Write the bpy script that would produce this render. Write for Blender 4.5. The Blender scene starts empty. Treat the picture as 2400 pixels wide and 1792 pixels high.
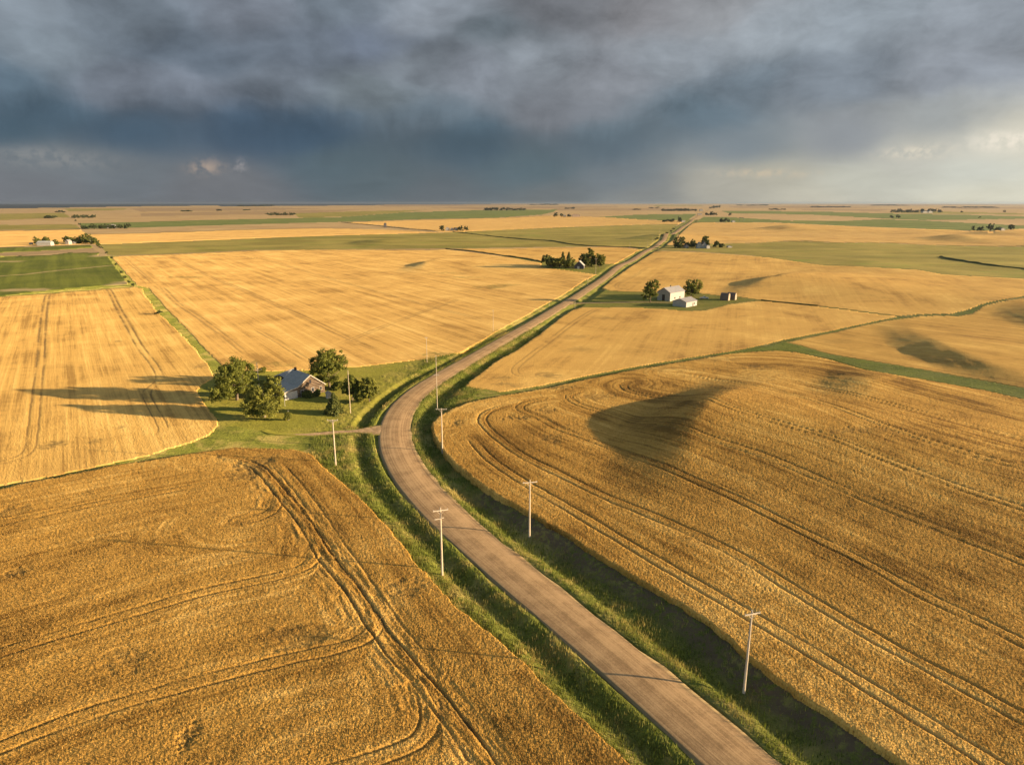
import bpy, math
import numpy as np
from math import radians, sin, cos, atan, atan2, tan, pi, hypot

S = bpy.context.scene
COL = S.collection
rng = np.random.default_rng(11)

# ------------------------------------------------------------------ camera model and site survey
CAM_H, FPX = 60.0, 1600.0
TILT = atan((896 - 475) / FPX)
CT, ST = cos(TILT), sin(TILT)
EXPO = 1.9
SUN_EL, SUN_AZ = 10.0, 99.6           # azimuth clockwise from +Y


def flat(px, py, z=0.0):
    u = (np.asarray(px, float) - 1200) / FPX
    v = (896 - np.asarray(py, float)) / FPX
    d = np.maximum(ST - v * CT, 1e-4)
    k = (CAM_H - z) / d
    return u * k, (CT + v * ST) * k


def proj(X, Y, Z):
    dz = Z - CAM_H
    dep = Y * CT - dz * ST
    up = Y * ST + dz * CT
    dep = np.where(dep < 0.5, 0.5, dep)
    return 1200 + FPX * X / dep, 896 - FPX * up / dep


def _hash(ix, iy, s):
    h = (ix.astype(np.int64) * 374761393 + iy.astype(np.int64) * 668265263 + s * 982451653) & 0xFFFFFFFF
    h = ((h ^ (h >> 13)) * 1274126177) & 0xFFFFFFFF
    h = h ^ (h >> 16)
    return (h & 0xFFFFFF) / float(0xFFFFFF)


def vnoise(x, y, s=0):
    x = np.asarray(x, float); y = np.asarray(y, float)
    ix = np.floor(x); iy = np.floor(y)
    fx = x - ix; fy = y - iy
    fx = fx * fx * (3 - 2 * fx); fy = fy * fy * (3 - 2 * fy)
    a = _hash(ix, iy, s); b = _hash(ix + 1, iy, s); c = _hash(ix, iy + 1, s); d = _hash(ix + 1, iy + 1, s)
    return (a * (1 - fx) + b * fx) * (1 - fy) + (c * (1 - fx) + d * fx) * fy - 0.5


def fbm(x, y, s=0, o=3):
    t = 0; a = 1.0
    for k in range(o):
        t = t + a * vnoise(x * 2 ** k, y * 2 ** k, s + k); a *= 0.5
    return t


def sstep(a, b, x):
    t = np.clip((x - a) / (b - a), 0, 1)
    return t * t * (3 - 2 * t)


# knolls: (px, py of the foot of the steep west side, height, width of steep side, half length, tail to the east, heading)
KNOLLS = [
    (1488, 972, 5.4, 22, 37, 120, -30),
    (1470, 985, 1.2, 80, 70, 130, 0),
    (2110, 832, 3.0, 22, 56, 200, -8),
    (1895, 897, 2.0, 21, 26, 90, -35),
    (2335, 750, 3.2, 27, 46, 150, -20),
    (1760, 655, 5.0, 26, 75, 240, -45),
    (968, 617, 4.5, 26, 60, 240, -15),
    (2130, 560, 8.0, 80, 90, 320, -20),
    (1755, 536, 8.0, 90, 100, 400, -20),
    (1480, 560, 5.0, 60, 60, 200, 0),
    (1430, 560, 4.0, 60, 50, 200, 0),
    (800, 568, 5.0, 70, 60, 220, 0),
    (2235, 546, 7.0, 80, 60, 260, -20),
]
_KN = []
for (px, py, a, w, hl, tl, hd) in KNOLLS:
    x0, y0 = flat(px, py)
    _KN.append((float(x0), float(y0), a, w, hl, tl, radians(hd)))


def hgt(X, Y):
    X = np.asarray(X, float); Y = np.asarray(Y, float)
    r = np.hypot(X, Y)
    z = 0.55 * fbm(X / 95, Y / 95, 5, 2) * sstep(60, 200, r)
    z = z + (3.2 * fbm(X / 330, Y / 240, 9, 2)) * sstep(500, 1200, r) * (1 - 0.6 * sstep(6000, 12000, r))
    z = z + 1.4 * fbm(X / 120, Y / 90, 13, 2) * sstep(300, 520, r) * sstep(40, 140, X - 60) * (1 - sstep(3000, 6000, r))
    for (x0, y0, a, w, hl, tl, hd) in _KN:
        dx = X - x0; dy = Y - y0
        u = dx * cos(hd) + dy * sin(hd)
        v = -dx * sin(hd) + dy * cos(hd)
        u = u + (w / 20) * ((1.0 + 1.6 * (y0 > 200)) * fbm(X / 17, Y / 17, 101, 2) + (0.45 + .9 * (y0 > 200)) * fbm(X / 5, Y / 9, 111, 2)) * (r < 900)
        z = z + a * sstep(0, w, u - 0.012 * v * v * (w / hl) * 0.5) * np.exp(-np.maximum(u - w, 0) / tl) * np.exp(-(v / hl) ** 2)
    return z


def at(px, py, up=0.0):
    px = np.asarray(px, float); py = np.asarray(py, float)
    z = np.zeros_like(px)
    for _ in range(25):
        X, Y = flat(px, py, z)
        z = 0.5 * z + 0.5 * (hgt(X, Y) + up)
    return X, Y


def at1(px, py):
    X, Y = at(px, py)
    return float(X), float(Y), float(hgt(X, Y))


def pts(lst):
    a = np.array(lst, float)
    X, Y = at(a[:, 0], a[:, 1])
    return np.stack([X, Y], 1)


def smooth(P, step=2.0):
    """Catmull-Rom through P, resampled at about `step` metres (coarser far away)"""
    P = np.asarray(P, float)
    Q = np.vstack([2 * P[0] - P[1], P, 2 * P[-1] - P[-2]])
    out = []
    for i in range(1, len(Q) - 2):
        p0, p1, p2, p3 = Q[i - 1], Q[i], Q[i + 1], Q[i + 2]
        d01 = max(np.linalg.norm(p1 - p0), 1e-3) ** .5; d12 = max(np.linalg.norm(p2 - p1), 1e-3) ** .5; d23 = max(np.linalg.norm(p3 - p2), 1e-3) ** .5
        n = int(max(2, min(60, np.linalg.norm(p2 - p1) / step)))
        m1 = (p2 - p1) + d12 * ((p1 - p0) / d01 - (p2 - p0) / (d01 + d12))
        m2 = (p2 - p1) + d12 * ((p3 - p2) / d23 - (p3 - p1) / (d12 + d23))
        for t in np.arange(n) / n:
            t2 = t * t; t3 = t2 * t
            out.append((2 * t3 - 3 * t2 + 1) * p1 + (t3 - 2 * t2 + t) * m1 + (-2 * t3 + 3 * t2) * p2 + (t3 - t2) * m2)
    out.append(P[-1])
    return np.array(out)


def pline_dist(X, Y, P, limit=None):
    """distance, arc position and side to polyline P for points X,Y"""
    best = np.full(X.shape, 1e9); arc = np.zeros(X.shape); side = np.ones(X.shape)
    s0 = 0.0
    for i in range(len(P) - 1):
        ax, ay = P[i]; bx, by = P[i + 1]
        L = hypot(bx - ax, by - ay)
        if L < 1e-6: continue
        if limit is not None:
            m = np.nonzero((X > min(ax, bx) - limit) & (X < max(ax, bx) + limit) & (Y > min(ay, by) - limit) & (Y < max(ay, by) + limit))[0]
            if len(m) == 0:
                s0 += L; continue
            x, y = X[m], Y[m]
        else:
            m = slice(None); x, y = X, Y
        t = np.clip(((x - ax) * (bx - ax) + (y - ay) * (by - ay)) / L / L, 0, 1)
        d = np.hypot(x - ax - t * (bx - ax), y - ay - t * (by - ay))
        b = best[m]; k = d < b
        best[m] = np.where(k, d, b)
        arc[m] = np.where(k, s0 + t * L, arc[m])
        side[m] = np.where(k, np.sign((bx - ax) * (y - ay) - (by - ay) * (x - ax)), side[m])
        s0 += L
    return best, arc, side


def in_poly(px, py, poly):
    P = np.array(poly, float)
    res = np.zeros(px.shape, bool)
    m = np.nonzero((px >= P[:, 0].min()) & (px <= P[:, 0].max()) & (py >= P[:, 1].min()) & (py <= P[:, 1].max()))[0]
    if len(m) == 0: return res
    x, y = px[m], py[m]
    c = np.zeros(len(m), bool)
    j = len(P) - 1
    for i in range(len(P)):
        xi, yi = P[i]; xj, yj = P[j]
        if yi != yj:
            c ^= ((yi > y) != (yj > y)) & (x < (xj - xi) * (y - yi) / (yj - yi) + xi)
        j = i
    res[m] = c
    return res


# ------------------------------------------------------------------ blender helpers
def tag(o, label=None, cat=None, group=None, kind=None):
    if label: o['label'] = label
    if cat: o['category'] = cat
    if group: o['group'] = group
    if kind: o['kind'] = kind
    return o


def mesh(name, V, Fc, mat=None, smooth_=False, mats=None, midx=None):
    me = bpy.data.meshes.new(name)
    V = np.asarray(V, np.float32)
    if isinstance(Fc, np.ndarray):
        n, k = Fc.shape
        me.vertices.add(len(V)); me.vertices.foreach_set('co', V.ravel())
        me.loops.add(n * k); me.loops.foreach_set('vertex_index', Fc.astype(np.int32).ravel())
        me.polygons.add(n); me.polygons.foreach_set('loop_start', np.arange(0, n * k, k, dtype=np.int32))
    else:
        me.from_pydata([tuple(map(float, v)) for v in V], [], Fc)
    if mats:
        for m in mats: me.materials.append(m)
    elif mat: me.materials.append(mat)
    if midx is not None: me.polygons.foreach_set('material_index', np.asarray(midx, np.int32))
    me.polygons.foreach_set('use_smooth', np.full(len(me.polygons), smooth_, bool))
    me.update(calc_edges=True)
    return me


def link(name, me, parent=None, loc=None, rotz=None):
    o = bpy.data.objects.new(name, me); COL.objects.link(o)
    if parent: o.parent = parent
    if loc is not None: o.location = loc
    if rotz is not None: o.rotation_euler = (0, 0, rotz)
    return o


def empty(name, loc, rotz, label, cat, group=None):
    o = bpy.data.objects.new(name, None); COL.objects.link(o)
    o.empty_display_size = 0.2
    o.location = loc; o.rotation_euler = (0, 0, rotz)
    return tag(o, label, cat, group)


def attr(me, name, vals, typ='FLOAT'):
    a = me.attributes.new(name, typ, 'POINT')
    a.data.foreach_set('value' if typ == 'FLOAT' else 'vector', np.asarray(vals, np.float32).ravel())


class MB:
    def __init__(s): s.v = []; s.f = []
    def add(s, V, Fc):
        o = len(s.v); s.v += [tuple(map(float, v)) for v in V]; s.f += [tuple(i + o for i in f) for f in Fc]; return s
    def box(s, x0, x1, y0, y1, z0, z1):
        return s.add([(x0, y0, z0), (x1, y0, z0), (x1, y1, z0), (x0, y1, z0), (x0, y0, z1), (x1, y0, z1), (x1, y1, z1), (x0, y1, z1)],
                     [(0, 3, 2, 1), (4, 5, 6, 7), (0, 1, 5, 4), (1, 2, 6, 5), (2, 3, 7, 6), (3, 0, 4, 7)])
    def tube(s, p, q, r0, r1=None, n=8):
        p = np.array(p, float); q = np.array(q, float); r1 = r0 if r1 is None else r1
        d = q - p; d /= np.linalg.norm(d)
        a = np.cross(d, (0, 0, 1.0) if abs(d[2]) < .9 else (1.0, 0, 0)); a /= np.linalg.norm(a); b = np.cross(d, a)
        V = []
        for c, r in ((p, r0), (q, r1)):
            for i in range(n):
                t = 2 * pi * i / n; V.append(c + r * (cos(t) * a + sin(t) * b))
        F = [(i, (i + 1) % n, n + (i + 1) % n, n + i) for i in range(n)]
        F += [tuple(range(n))[::-1], tuple(range(n, 2 * n))]
        return s.add(V, F)
    def mesh(s, name, mat): return mesh(name, s.v, s.f, mat)
    def build(s, name, mat, parent=None): return link(name, s.mesh(name, mat), parent)


# ------------------------------------------------------------------ materials
class NT:
    def __init__(s, tree): s.t = tree; s.n = tree.nodes; s.l = tree.links
    def new(s, typ, **kw):
        n = s.n.new(typ)
        for k, v in kw.items(): setattr(n, k, v)
        return n
    def put(s, sock, v):
        if isinstance(v, bpy.types.NodeSocket): s.l.new(v, sock)
        elif v is not None: sock.default_value = v
    def math(s, op, a, b=None, c=None, clamp=False):
        n = s.new('ShaderNodeMath', operation=op, use_clamp=clamp)
        s.put(n.inputs[0], a); s.put(n.inputs[1], b)
        if c is not None: s.put(n.inputs[2], c)
        return n.outputs[0]
    def vmath(s, op, a, b=None, scale=None):
        n = s.new('ShaderNodeVectorMath', operation=op)
        s.put(n.inputs[0], a); s.put(n.inputs[1], b)
        if scale is not None: s.put(n.inputs['Scale'], scale)
        return n.outputs['Value'] if op in ('LENGTH', 'DOT_PRODUCT', 'DISTANCE') else n.outputs[0]
    def noise(s, vec, scale, detail=2.0, rough=0.5, dist=0.0):
        n = s.new('ShaderNodeTexNoise'); s.put(n.inputs['Vector'], vec)
        n.inputs['Scale'].default_value = scale; n.inputs['Detail'].default_value = detail
        n.inputs['Roughness'].default_value = rough; n.inputs['Distortion'].default_value = dist
        return n.outputs['Fac']
    def ramp(s, v, a, b, lo=0.0, hi=1.0):
        n = s.new('ShaderNodeMapRange'); n.interpolation_type = 'SMOOTHSTEP'
        s.put(n.inputs['Value'], v)
        for k, x in zip(('From Min', 'From Max', 'To Min', 'To Max'), (a, b, lo, hi)): n.inputs[k].default_value = x
        return n.outputs[0]
    def mix(s, f, a, b, blend='MIX'):
        n = s.new('ShaderNodeMix', data_type='RGBA', blend_type=blend)
        s.put(n.inputs[0], f); s.put(n.inputs[6], c4(a)); s.put(n.inputs[7], c4(b))
        return n.outputs[2]
    def attr(s, name, out='Fac'):
        n = s.new('ShaderNodeAttribute'); n.attribute_name = name; return n.outputs[out]
    def obj(s):
        return s.new('ShaderNodeTexCoord').outputs['Object']
    def scaled(s, vec, sc, rot=0.0):
        n = s.new('ShaderNodeMapping'); s.put(n.inputs['Vector'], vec)
        n.inputs['Scale'].default_value = sc; n.inputs['Rotation'].default_value = (0, 0, rot)
        return n.outputs[0]
    def bump(s, h, strength=1.0, dist=0.1):
        n = s.new('ShaderNodeBump'); n.inputs['Strength'].default_value = strength; n.inputs['Distance'].default_value = dist
        s.put(n.inputs['Height'], h); return n.outputs[0]


def c4(c):
    if isinstance(c, tuple) and len(c) == 3: return (*c, 1.0)
    return c


def new_mat(name):
    m = bpy.data.materials.new(name); m.use_nodes = True
    m.node_tree.nodes.clear()
    return m, NT(m.node_tree)


def finish(t, col, rough=0.9, normal=None, spec=0.2, drough=1.0, metal=0.0, transl=None):
    out = t.new('ShaderNodeOutputMaterial')
    p = t.new('ShaderNodeBsdfPrincipled')
    t.put(p.inputs['Base Color'], c4(col)); t.put(p.inputs['Roughness'], rough)
    p.inputs['Specular IOR Level'].default_value = spec
    p.inputs['Metallic'].default_value = metal
    p.inputs['Diffuse Roughness'].default_value = drough
    if normal is not None: t.put(p.inputs['Normal'], normal)
    sh = p.outputs[0]
    if transl:
        b = t.new('ShaderNodeBsdfTranslucent'); t.put(b.inputs['Color'], c4(col))
        mx = t.new('ShaderNodeMixShader'); mx.inputs[0].default_value = transl
        t.l.new(sh, mx.inputs[1]); t.l.new(b.outputs[0], mx.inputs[2]); sh = mx.outputs[0]
    t.l.new(sh, out.inputs['Surface'])


def wheat_mat(name, lo, mid, hi, streak=1.0, green=0.0, weeds=0.5, weedcol=(0.10, 0.075, 0.03), broad=1.0):
    m, t = new_mat(name)
    P = t.obj(); R = t.attr('rowuv', 'Vector')
    patch = t.noise(P, 0.035, 5, 0.6, 0.6)
    mid_n = t.noise(P, 0.35, 4, 0.65)
    fine = t.noise(P, 3.2, 2, 0.6)
    rows = t.noise(t.scaled(R, (0.02, 0.9, 1)), 1.0, 4, 0.65)
    rows2 = t.noise(t.scaled(R, (0.012, 0.16, 1)), 1.0, 3, 0.6)
    rows3 = t.noise(t.scaled(R, (0.004, 0.34, 1)), 1.0, 3, 0.65)
    a = t.math('MULTIPLY_ADD', t.math('SUBTRACT', rows, 0.5), 1.2 * streak, 0.5)
    a = t.math('MULTIPLY_ADD', t.math('SUBTRACT', rows2, 0.5), 0.9 * streak * broad, a)
    a = t.math('MULTIPLY_ADD', t.math('SUBTRACT', rows3, 0.5), 1.3 * streak * broad, a)
    a = t.math('MULTIPLY_ADD', t.math('SUBTRACT', patch, 0.5), 1.6, a)
    big = t.noise(t.scaled(R, (0.008, 0.03, 1)), 1.0, 4, 0.6)
    a = t.math('MULTIPLY_ADD', t.math('SUBTRACT', big, 0.5), 1.3, a)
    a = t.math('MULTIPLY_ADD', t.math('SUBTRACT', mid_n, 0.5), 0.6, a)
    a = t.math('MULTIPLY_ADD', t.math('SUBTRACT', fine, 0.5), 0.8, a)
    c = t.mix(t.ramp(a, 0.0, 0.5), lo, mid)
    c = t.mix(t.ramp(a, 0.5, 1.05), c, hi)
    if weeds > 0:
        wn = t.noise(t.scaled(R, (0.05, 0.35, 1)), 1.0, 5, 0.7)
        w2 = t.math('MULTIPLY', t.ramp(wn, 0.60, 0.74), t.ramp(patch, 0.45, 0.62))
        c = t.mix(t.math('MULTIPLY', w2, weeds), c, (0.10, 0.085, 0.035))
    if green > 0:
        g = t.math('MULTIPLY', t.ramp(t.noise(P, 0.02, 4, 0.6), 0.55, 0.75), green)
        c = t.mix(g, c, (0.20, 0.19, 0.05))
    c = t.mix(t.attr('weed'), c, weedcol)
    c = t.mix(t.math('MULTIPLY', t.attr('track'), 0.85), c, (0.085, 0.055, 0.025))
    h = t.math('ADD', t.math('MULTIPLY', fine, 1.0), t.math('MULTIPLY', mid_n, 0.5))
    h = t.math('ADD', h, t.math('MULTIPLY', rows, 0.8 * streak))
    finish(t, c, 0.85, t.bump(h, 0.75, 0.14), 0.1, 0.2)
    return m


def field_mat(name, lo, hi, ang=0.0, along=0.006, across=0.06, dry=None, dryamt=0.0, bumpd=0.25):
    m, t = new_mat(name)
    P = t.obj()
    Rr = t.scaled(P, (1, 1, 1), ang)
    rows = t.noise(t.scaled(Rr, (across, along, 1)), 1.0, 4, 0.6)
    patch = t.noise(P, 0.012, 5, 0.65, 0.5)
    fine = t.noise(P, 0.8, 3, 0.6)
    a = t.math('ADD', t.math('MULTIPLY', rows, 0.5), t.math('MULTIPLY', patch, 0.5))
    a = t.math('MULTIPLY_ADD', t.math('SUBTRACT', fine, 0.5), 0.35, a)
    c = t.mix(t.ramp(a, 0.33, 0.68), lo, hi)
    if dry:
        d = t.noise(t.scaled(P, (0.012, 0.03, 1)), 1.0, 5, 0.7)
        c = t.mix(t.math('MULTIPLY', t.ramp(d, 0.52, 0.72), dryamt), c, dry)
    c = t.mix(t.attr('weed'), c, (0.42, 0.30, 0.13))
    h = t.math('ADD', t.math('MULTIPLY', fine, 1.0), t.math('MULTIPLY', rows, 1.0))
    finish(t, c, 0.9, t.bump(h, 0.5, bumpd), 0.1, 0.0)
    return m


def grass_mat(name, dark, lite, dry, dryamt=0.6, soil=True, scale=1.0):
    m, t = new_mat(name)
    P = t.obj()
    n1 = t.noise(P, 0.12 * scale, 5, 0.65, 0.4)
    n2 = t.noise(P, 0.9 * scale, 4, 0.7)
    n3 = t.noise(P, 5.0, 2, 0.6)
    a = t.math('ADD', t.math('MULTIPLY', n1, 0.5), t.math('MULTIPLY', n2, 0.5))
    a = t.math('MULTIPLY_ADD', t.math('SUBTRACT', n3, 0.5), 0.5, a)
    c = t.mix(t.ramp(a, 0.32, 0.68), dark, lite)
    d = t.noise(P, 0.07, 5, 0.7, 0.8)
    c = t.mix(t.math('MULTIPLY', t.ramp(d, 0.46, 0.63), dryamt), c, dry)
    if soil:
        c = t.mix(t.math('MULTIPLY', t.attr('soil'), t.ramp(n2, 0.36, 0.56)), c, (0.13, 0.08, 0.045))
    h = t.math('ADD', t.math('MULTIPLY', n2, 1.5), t.math('MULTIPLY', n3, 0.6))
    finish(t, c, 0.9, t.bump(h, 0.8, 0.2), 0.15)
    return m


def simple_mat(name, col, rough=0.7, var=0.25, scale=3.0, spec=0.3, metal=0.0, stretch=(1, 1, 1), bumpd=0.0):
    m, t = new_mat(name)
    P = t.obj()
    n = t.noise(t.scaled(P, stretch), scale, 4, 0.65)
    c = t.mix(t.ramp(n, 0.25, 0.75), tuple(x * (1 - var) for x in col), tuple(min(1, x * (1 + var * .6)) for x in col))
    finish(t, c, rough, t.bump(n, 0.5, bumpd) if bumpd else None, spec, 0.5, metal)
    return m


M = {}
M['wheat_near_left'] = wheat_mat('wheat_near_left', (0.170, 0.084, 0.0151), (0.440, 0.237, 0.0470), (0.680, 0.408, 0.1050), 0.9, 0.0, 0.6)
M['wheat_near_right'] = wheat_mat('wheat_near_right', (0.170, 0.084, 0.0151), (0.440, 0.237, 0.0479), (0.680, 0.408, 0.1050), 1.0, 0.10, 0.8)
M['wheat_mid'] = wheat_mat('wheat_mid', (0.350, 0.195, 0.0504), (0.580, 0.337, 0.0907), (0.730, 0.461, 0.1386), 1.0, 0.0, 0.35, (0.10, 0.11, 0.025), 1.1)
M['wheat_left'] = wheat_mat('wheat_left', (0.330, 0.185, 0.0462), (0.560, 0.328, 0.0840), (0.710, 0.442, 0.1260), 1.0, 0.0, 0.4, broad=1.1)
M['wheat_plain'] = wheat_mat('wheat_plain', (0.340, 0.185, 0.0462), (0.560, 0.321, 0.0806), (0.700, 0.427, 0.1176), 0.4, 0.08, 0.35)
M['wheat_hill'] = wheat_mat('wheat_hill', (0.260, 0.141, 0.0336), (0.480, 0.271, 0.0630), (0.640, 0.385, 0.0991), 0.75, 0.1, 0.6)
M['wheat_far'] = wheat_mat('wheat_far', (0.420, 0.237, 0.0672), (0.560, 0.332, 0.0991), (0.680, 0.427, 0.1302), 0.25, 0.0, 0.15)
M['green_crop'] = field_mat('green_crop', (0.085, 0.100, 0.013), (0.20, 0.205, 0.028), radians(-33), 0.003, 0.11, (0.36, 0.27, 0.10), 0.15)
M['green_far'] = field_mat('green_far', (0.12, 0.145, 0.034), (0.19, 0.205, 0.052), 0, 0.01, 0.01, (0.36, 0.28, 0.10), 0.4)
M['pasture'] = field_mat('pasture', (0.19, 0.155, 0.033), (0.36, 0.28, 0.07), 0, 0.015, 0.004, (0.20, 0.235, 0.035), 0.75, 0.4)
M['fallow'] = field_mat('fallow', (0.28, 0.18, 0.085), (0.37, 0.25, 0.12), 0, 0.02, 0.004)
M['stubble'] = field_mat('stubble', (0.36, 0.23, 0.10), (0.48, 0.33, 0.15), 0, 0.01, 0.003)
M['cloud_shade_land'] = field_mat('cloud_shade_land', (0.03, 0.04, 0.05), (0.06, 0.07, 0.07), 0, 0.004, 0.001)  # cloud shadow over the horizon fields, put into their colour
M['verge'] = grass_mat('verge', (0.078, 0.082, 0.012), (0.205, 0.205, 0.030), (0.36, 0.265, 0.078), 0.7)
M['lawn'] = grass_mat('lawn', (0.125, 0.117, 0.016), (0.21, 0.19, 0.027), (0.26, 0.20, 0.05), 0.4, False)
M['strip'] = grass_mat('strip', (0.10, 0.115, 0.012), (0.215, 0.215, 0.027), (0.20, 0.19, 0.05), 0.4, False)

# ------------------------------------------------------------------ the surveyed outlines
ROAD_L = [(1990, 2110), (1642, 1792), (1529, 1690), (1407, 1585), (1285, 1467), (1196, 1398), (1124, 1336), (1039, 1253), (988, 1203), (936, 1151), (900, 1100),
          (882, 1051), (877, 1018), (879, 1000), (894, 970), (912, 951), (942, 923), (1000, 885), (1047, 861), (1131, 814), (1224, 763), (1294, 724), (1346, 693), (1411, 649),
          (1500, 594), (1515.7, 585), (1539, 570.4), (1568, 552.3), (1609.7, 523.4), (1638.6, 503.5), (1660, 491), (1671, 484)]
ROAD_R = [(2190, 2080), (1826, 1788), (1732, 1698), (1610, 1601), (1447, 1479), (1325, 1381), (1184, 1281), (1124, 1230), (1063, 1175), (1027, 1139), (995, 1094),
          (972.5, 1054), (963, 1018), (964, 995), (975, 955), (988, 938), (1008, 918), (1034, 899), (1099, 857), (1167, 816), (1253, 764), (1314, 724), (1363, 693), (1429, 649),
          (1510, 594.5), (1526.5, 585), (1552, 570.4), (1578, 552.3), (1618.7, 523.4), (1644, 503.5), (1663.5, 491), (1673, 484)]
RL = smooth(pts(ROAD_L), 2.0); RR = smooth(pts(ROAD_R), 2.0)
DRIVE = smooth(pts([(905, 1006), (880, 1008), (840, 1010), (802, 1012), (727, 1018), (670, 1017), (636, 1014), (618, 1009)]), 1.0)
FARM_DRIVE = smooth(pts([(1322, 715), (1345, 711), (1400, 709.5), (1470, 708.5), (1530, 708), (1572, 709)]), 2.0)
CROSS_TRACK = smooth(pts([(1518, 584), (1560, 585.5), (1599, 586.6), (1650, 589)]), 4.0)

W1 = [(-600, 1262), (0, 1144), (144, 1115), (288, 1086), (383, 1072), (479, 1057.5), (551, 1048), (637, 1050), (690, 1053), (727, 1063), (745, 1082), (776, 1112), (821, 1148), (857, 1182),
      (906, 1236), (942, 1278), (972, 1315), (1003, 1350), (1073, 1422), (1134, 1471), (1203, 1532), (1264, 1593), (1325, 1646), (1407, 1715), (1488, 1792), (1720, 2010), (2200, 2900), (-4000, 2900), (-4000, 1700)]
W3 = [(-600, 745), (0, 695), (110, 687), (220, 679), (315, 671.5), (332, 675), (340, 690), (368, 731), (409, 769), (456, 813), (491, 857), (500, 884), (472, 904), (463, 917), (481, 945), (503, 973), (510, 996),
      (491, 1018), (453, 1036), (393, 1052), (352, 1066), (252, 1088), (126, 1114), (0, 1138), (-600, 1254), (-4000, 1690), (-4000, 1000)]
W2 = [(258.5, 601), (343, 597), (400, 596), (600, 587), (695, 585), (885, 585), (1005, 586), (1040, 584), (1100, 590), (1200, 603.5), (1270, 616), (1268, 626), (1335, 634), (1398, 643), (1370, 658),
      (1314, 695), (1287, 708), (1226, 744), (1163, 778), (1113, 807), (1084, 824), (1045, 832), (1000, 840), (900, 852), (818, 860), (746, 866), (670, 869), (600, 870), (560, 868), (530, 860), (510, 846),
      (456, 791), (393, 728), (348, 675), (320, 668), (307, 654), (282, 626)]
W2B = [(1045, 583), (1200, 582), (1281, 580), (1376, 579), (1444, 579.3), (1480, 582), (1503, 585), (1491, 590), (1457, 610), (1441, 618), (1413, 618.5), (1300, 610), (1270, 612.5), (1200, 601), (1100, 587.5)]
W5 = [(1099, 893), (1088, 905), (1105, 908), (1140, 912), (1172, 918), (1260, 904), (1330, 890), (1407, 874), (1500, 857), (1622, 837), (1744, 817), (1837, 796), (1959, 772), (2069, 749), (2105, 741), (2069, 737.5), (1990, 727),
      (1907, 716.5), (1845, 710), (1776, 704.5), (1707, 713), (1653, 727), (1608, 728.5), (1545, 723), (1472, 720), (1361, 720), (1339, 727), (1309, 748), (1262, 785), (1212, 818), (1158, 850), (1113, 884)]
W6 = [(1411, 674), (1436, 653.5), (1472, 628), (1534, 589), (1563, 589), (1635, 591), (1707, 596), (1800, 603), (1886, 616), (1931, 622), (2008, 624), (2150, 632), (2211, 643), (2400, 653), (2900, 672), (3600, 690), (3600, 600), (3600, 640),
      (2900, 652), (2400, 694), (2348, 702), (2294, 715), (2261, 728), (2225, 736), (2196, 736), (2152, 737), (2105, 740), (2069, 736), (1990, 725.5), (1907, 715), (1845, 708.7), (1780, 702.5), (1725, 695), (1680, 691.5), (1640, 687), (1508, 684), (1454, 682), (1429, 681)]
W6 = [p for p in W6 if p[0] < 3500]
W7 = [(1842, 802), (1959, 776.5), (2069, 753), (2152, 741), (2196, 739.5), (2245, 741), (2280, 734.5), (2300, 719), (2348, 705.5), (2400, 697.5), (2900, 660), (3600, 700), (3600, 1200), (2900, 1002), (2400, 909), (2191, 871), (2049, 846.5), (1947, 830), (1878, 810)]
W8 = [(1165, 928.5), (1203, 922), (1260, 911.5), (1300, 903.5), (1407, 881), (1500, 862.5), (1622, 842.5), (1700, 829), (1760, 823), (1809, 821), (1866, 825), (1947, 842), (2028, 866), (2150, 886), (2313, 915), (2400, 935), (2900, 1040), (4600, 1400), (4600, 2900),
      (3300, 2900), (2400, 1985), (2123, 1792), (1977, 1690), (1851, 1607), (1767, 1552), (1680, 1477), (1610, 1424), (1508, 1362), (1398, 1300), (1300, 1236), (1215, 1187), (1154, 1151), (1108, 1116), (1074, 1090), (1052, 1066), (1036, 1043), (1020, 1023), (1014, 1002), (1018, 988), (1030, 974), (1056, 957), (1086, 945), (1113, 938)]
STRIP = [(1700, 829), (1744, 821), (1833, 801), (1842, 802), (1878, 810), (1947, 830), (2049, 846.5), (2191, 871), (2400, 909), (2900, 1002), (2900, 1040), (2400, 935), (2313, 915), (2150, 886), (2028, 866), (1947, 842), (1866, 825), (1809, 821), (1760, 823)]
LAWN1 = [(510, 880), (600, 868), (670, 867), (746, 865), (818, 859), (900, 850), (985, 841), (1000, 848), (960, 884), (905, 925), (868, 958), (832, 994), (800, 1007), (700, 1016), (640, 1016), (560, 1000), (515, 1000), (480, 945), (462, 917), (472, 904)]
LAWN2 = [(1270, 612), (1300, 609), (1413, 617), (1441, 617), (1420, 630), (1398, 644), (1335, 635), (1268, 627)]
LAWN3 = [(1400, 682), (1454, 681), (1508, 683), (1640, 686), (1680, 690.5), (1725, 694), (1776, 703.5), (1707, 714), (1653, 728), (1608, 729.5), (1545, 724), (1472, 721), (1365, 721), (1335, 716), (1360, 704), (1380, 692)]
G1 = [(-700, 640), (0, 603), (45, 599.5), (117, 597.7), (163, 592), (233, 592), (230, 599), (253, 601), (271, 626.6), (298, 661), (300, 667), (267, 668.5), (208, 672), (90, 683.6), (0, 694.4), (-700, 752)]
G2 = [(-700, 592), (0, 580.5), (90, 578), (199, 574), (213, 574), (217, 580.5), (108, 587), (0, 592), (-700, 610)]
P1 = [(233, 572.5), (434, 565.5), (651, 556.5), (800, 551.5), (1031, 545.5), (1067, 544), (1161, 539.5), (1342, 532), (1523, 526), (1588, 526), (1560, 552), (1518, 581), (1508, 581.5), (1444, 578.5), (1376, 578), (1281, 579), (1161, 581), (1031, 583), (800, 584.5), (600, 586), (400, 595), (267, 599.5), (252, 597)]
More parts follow.
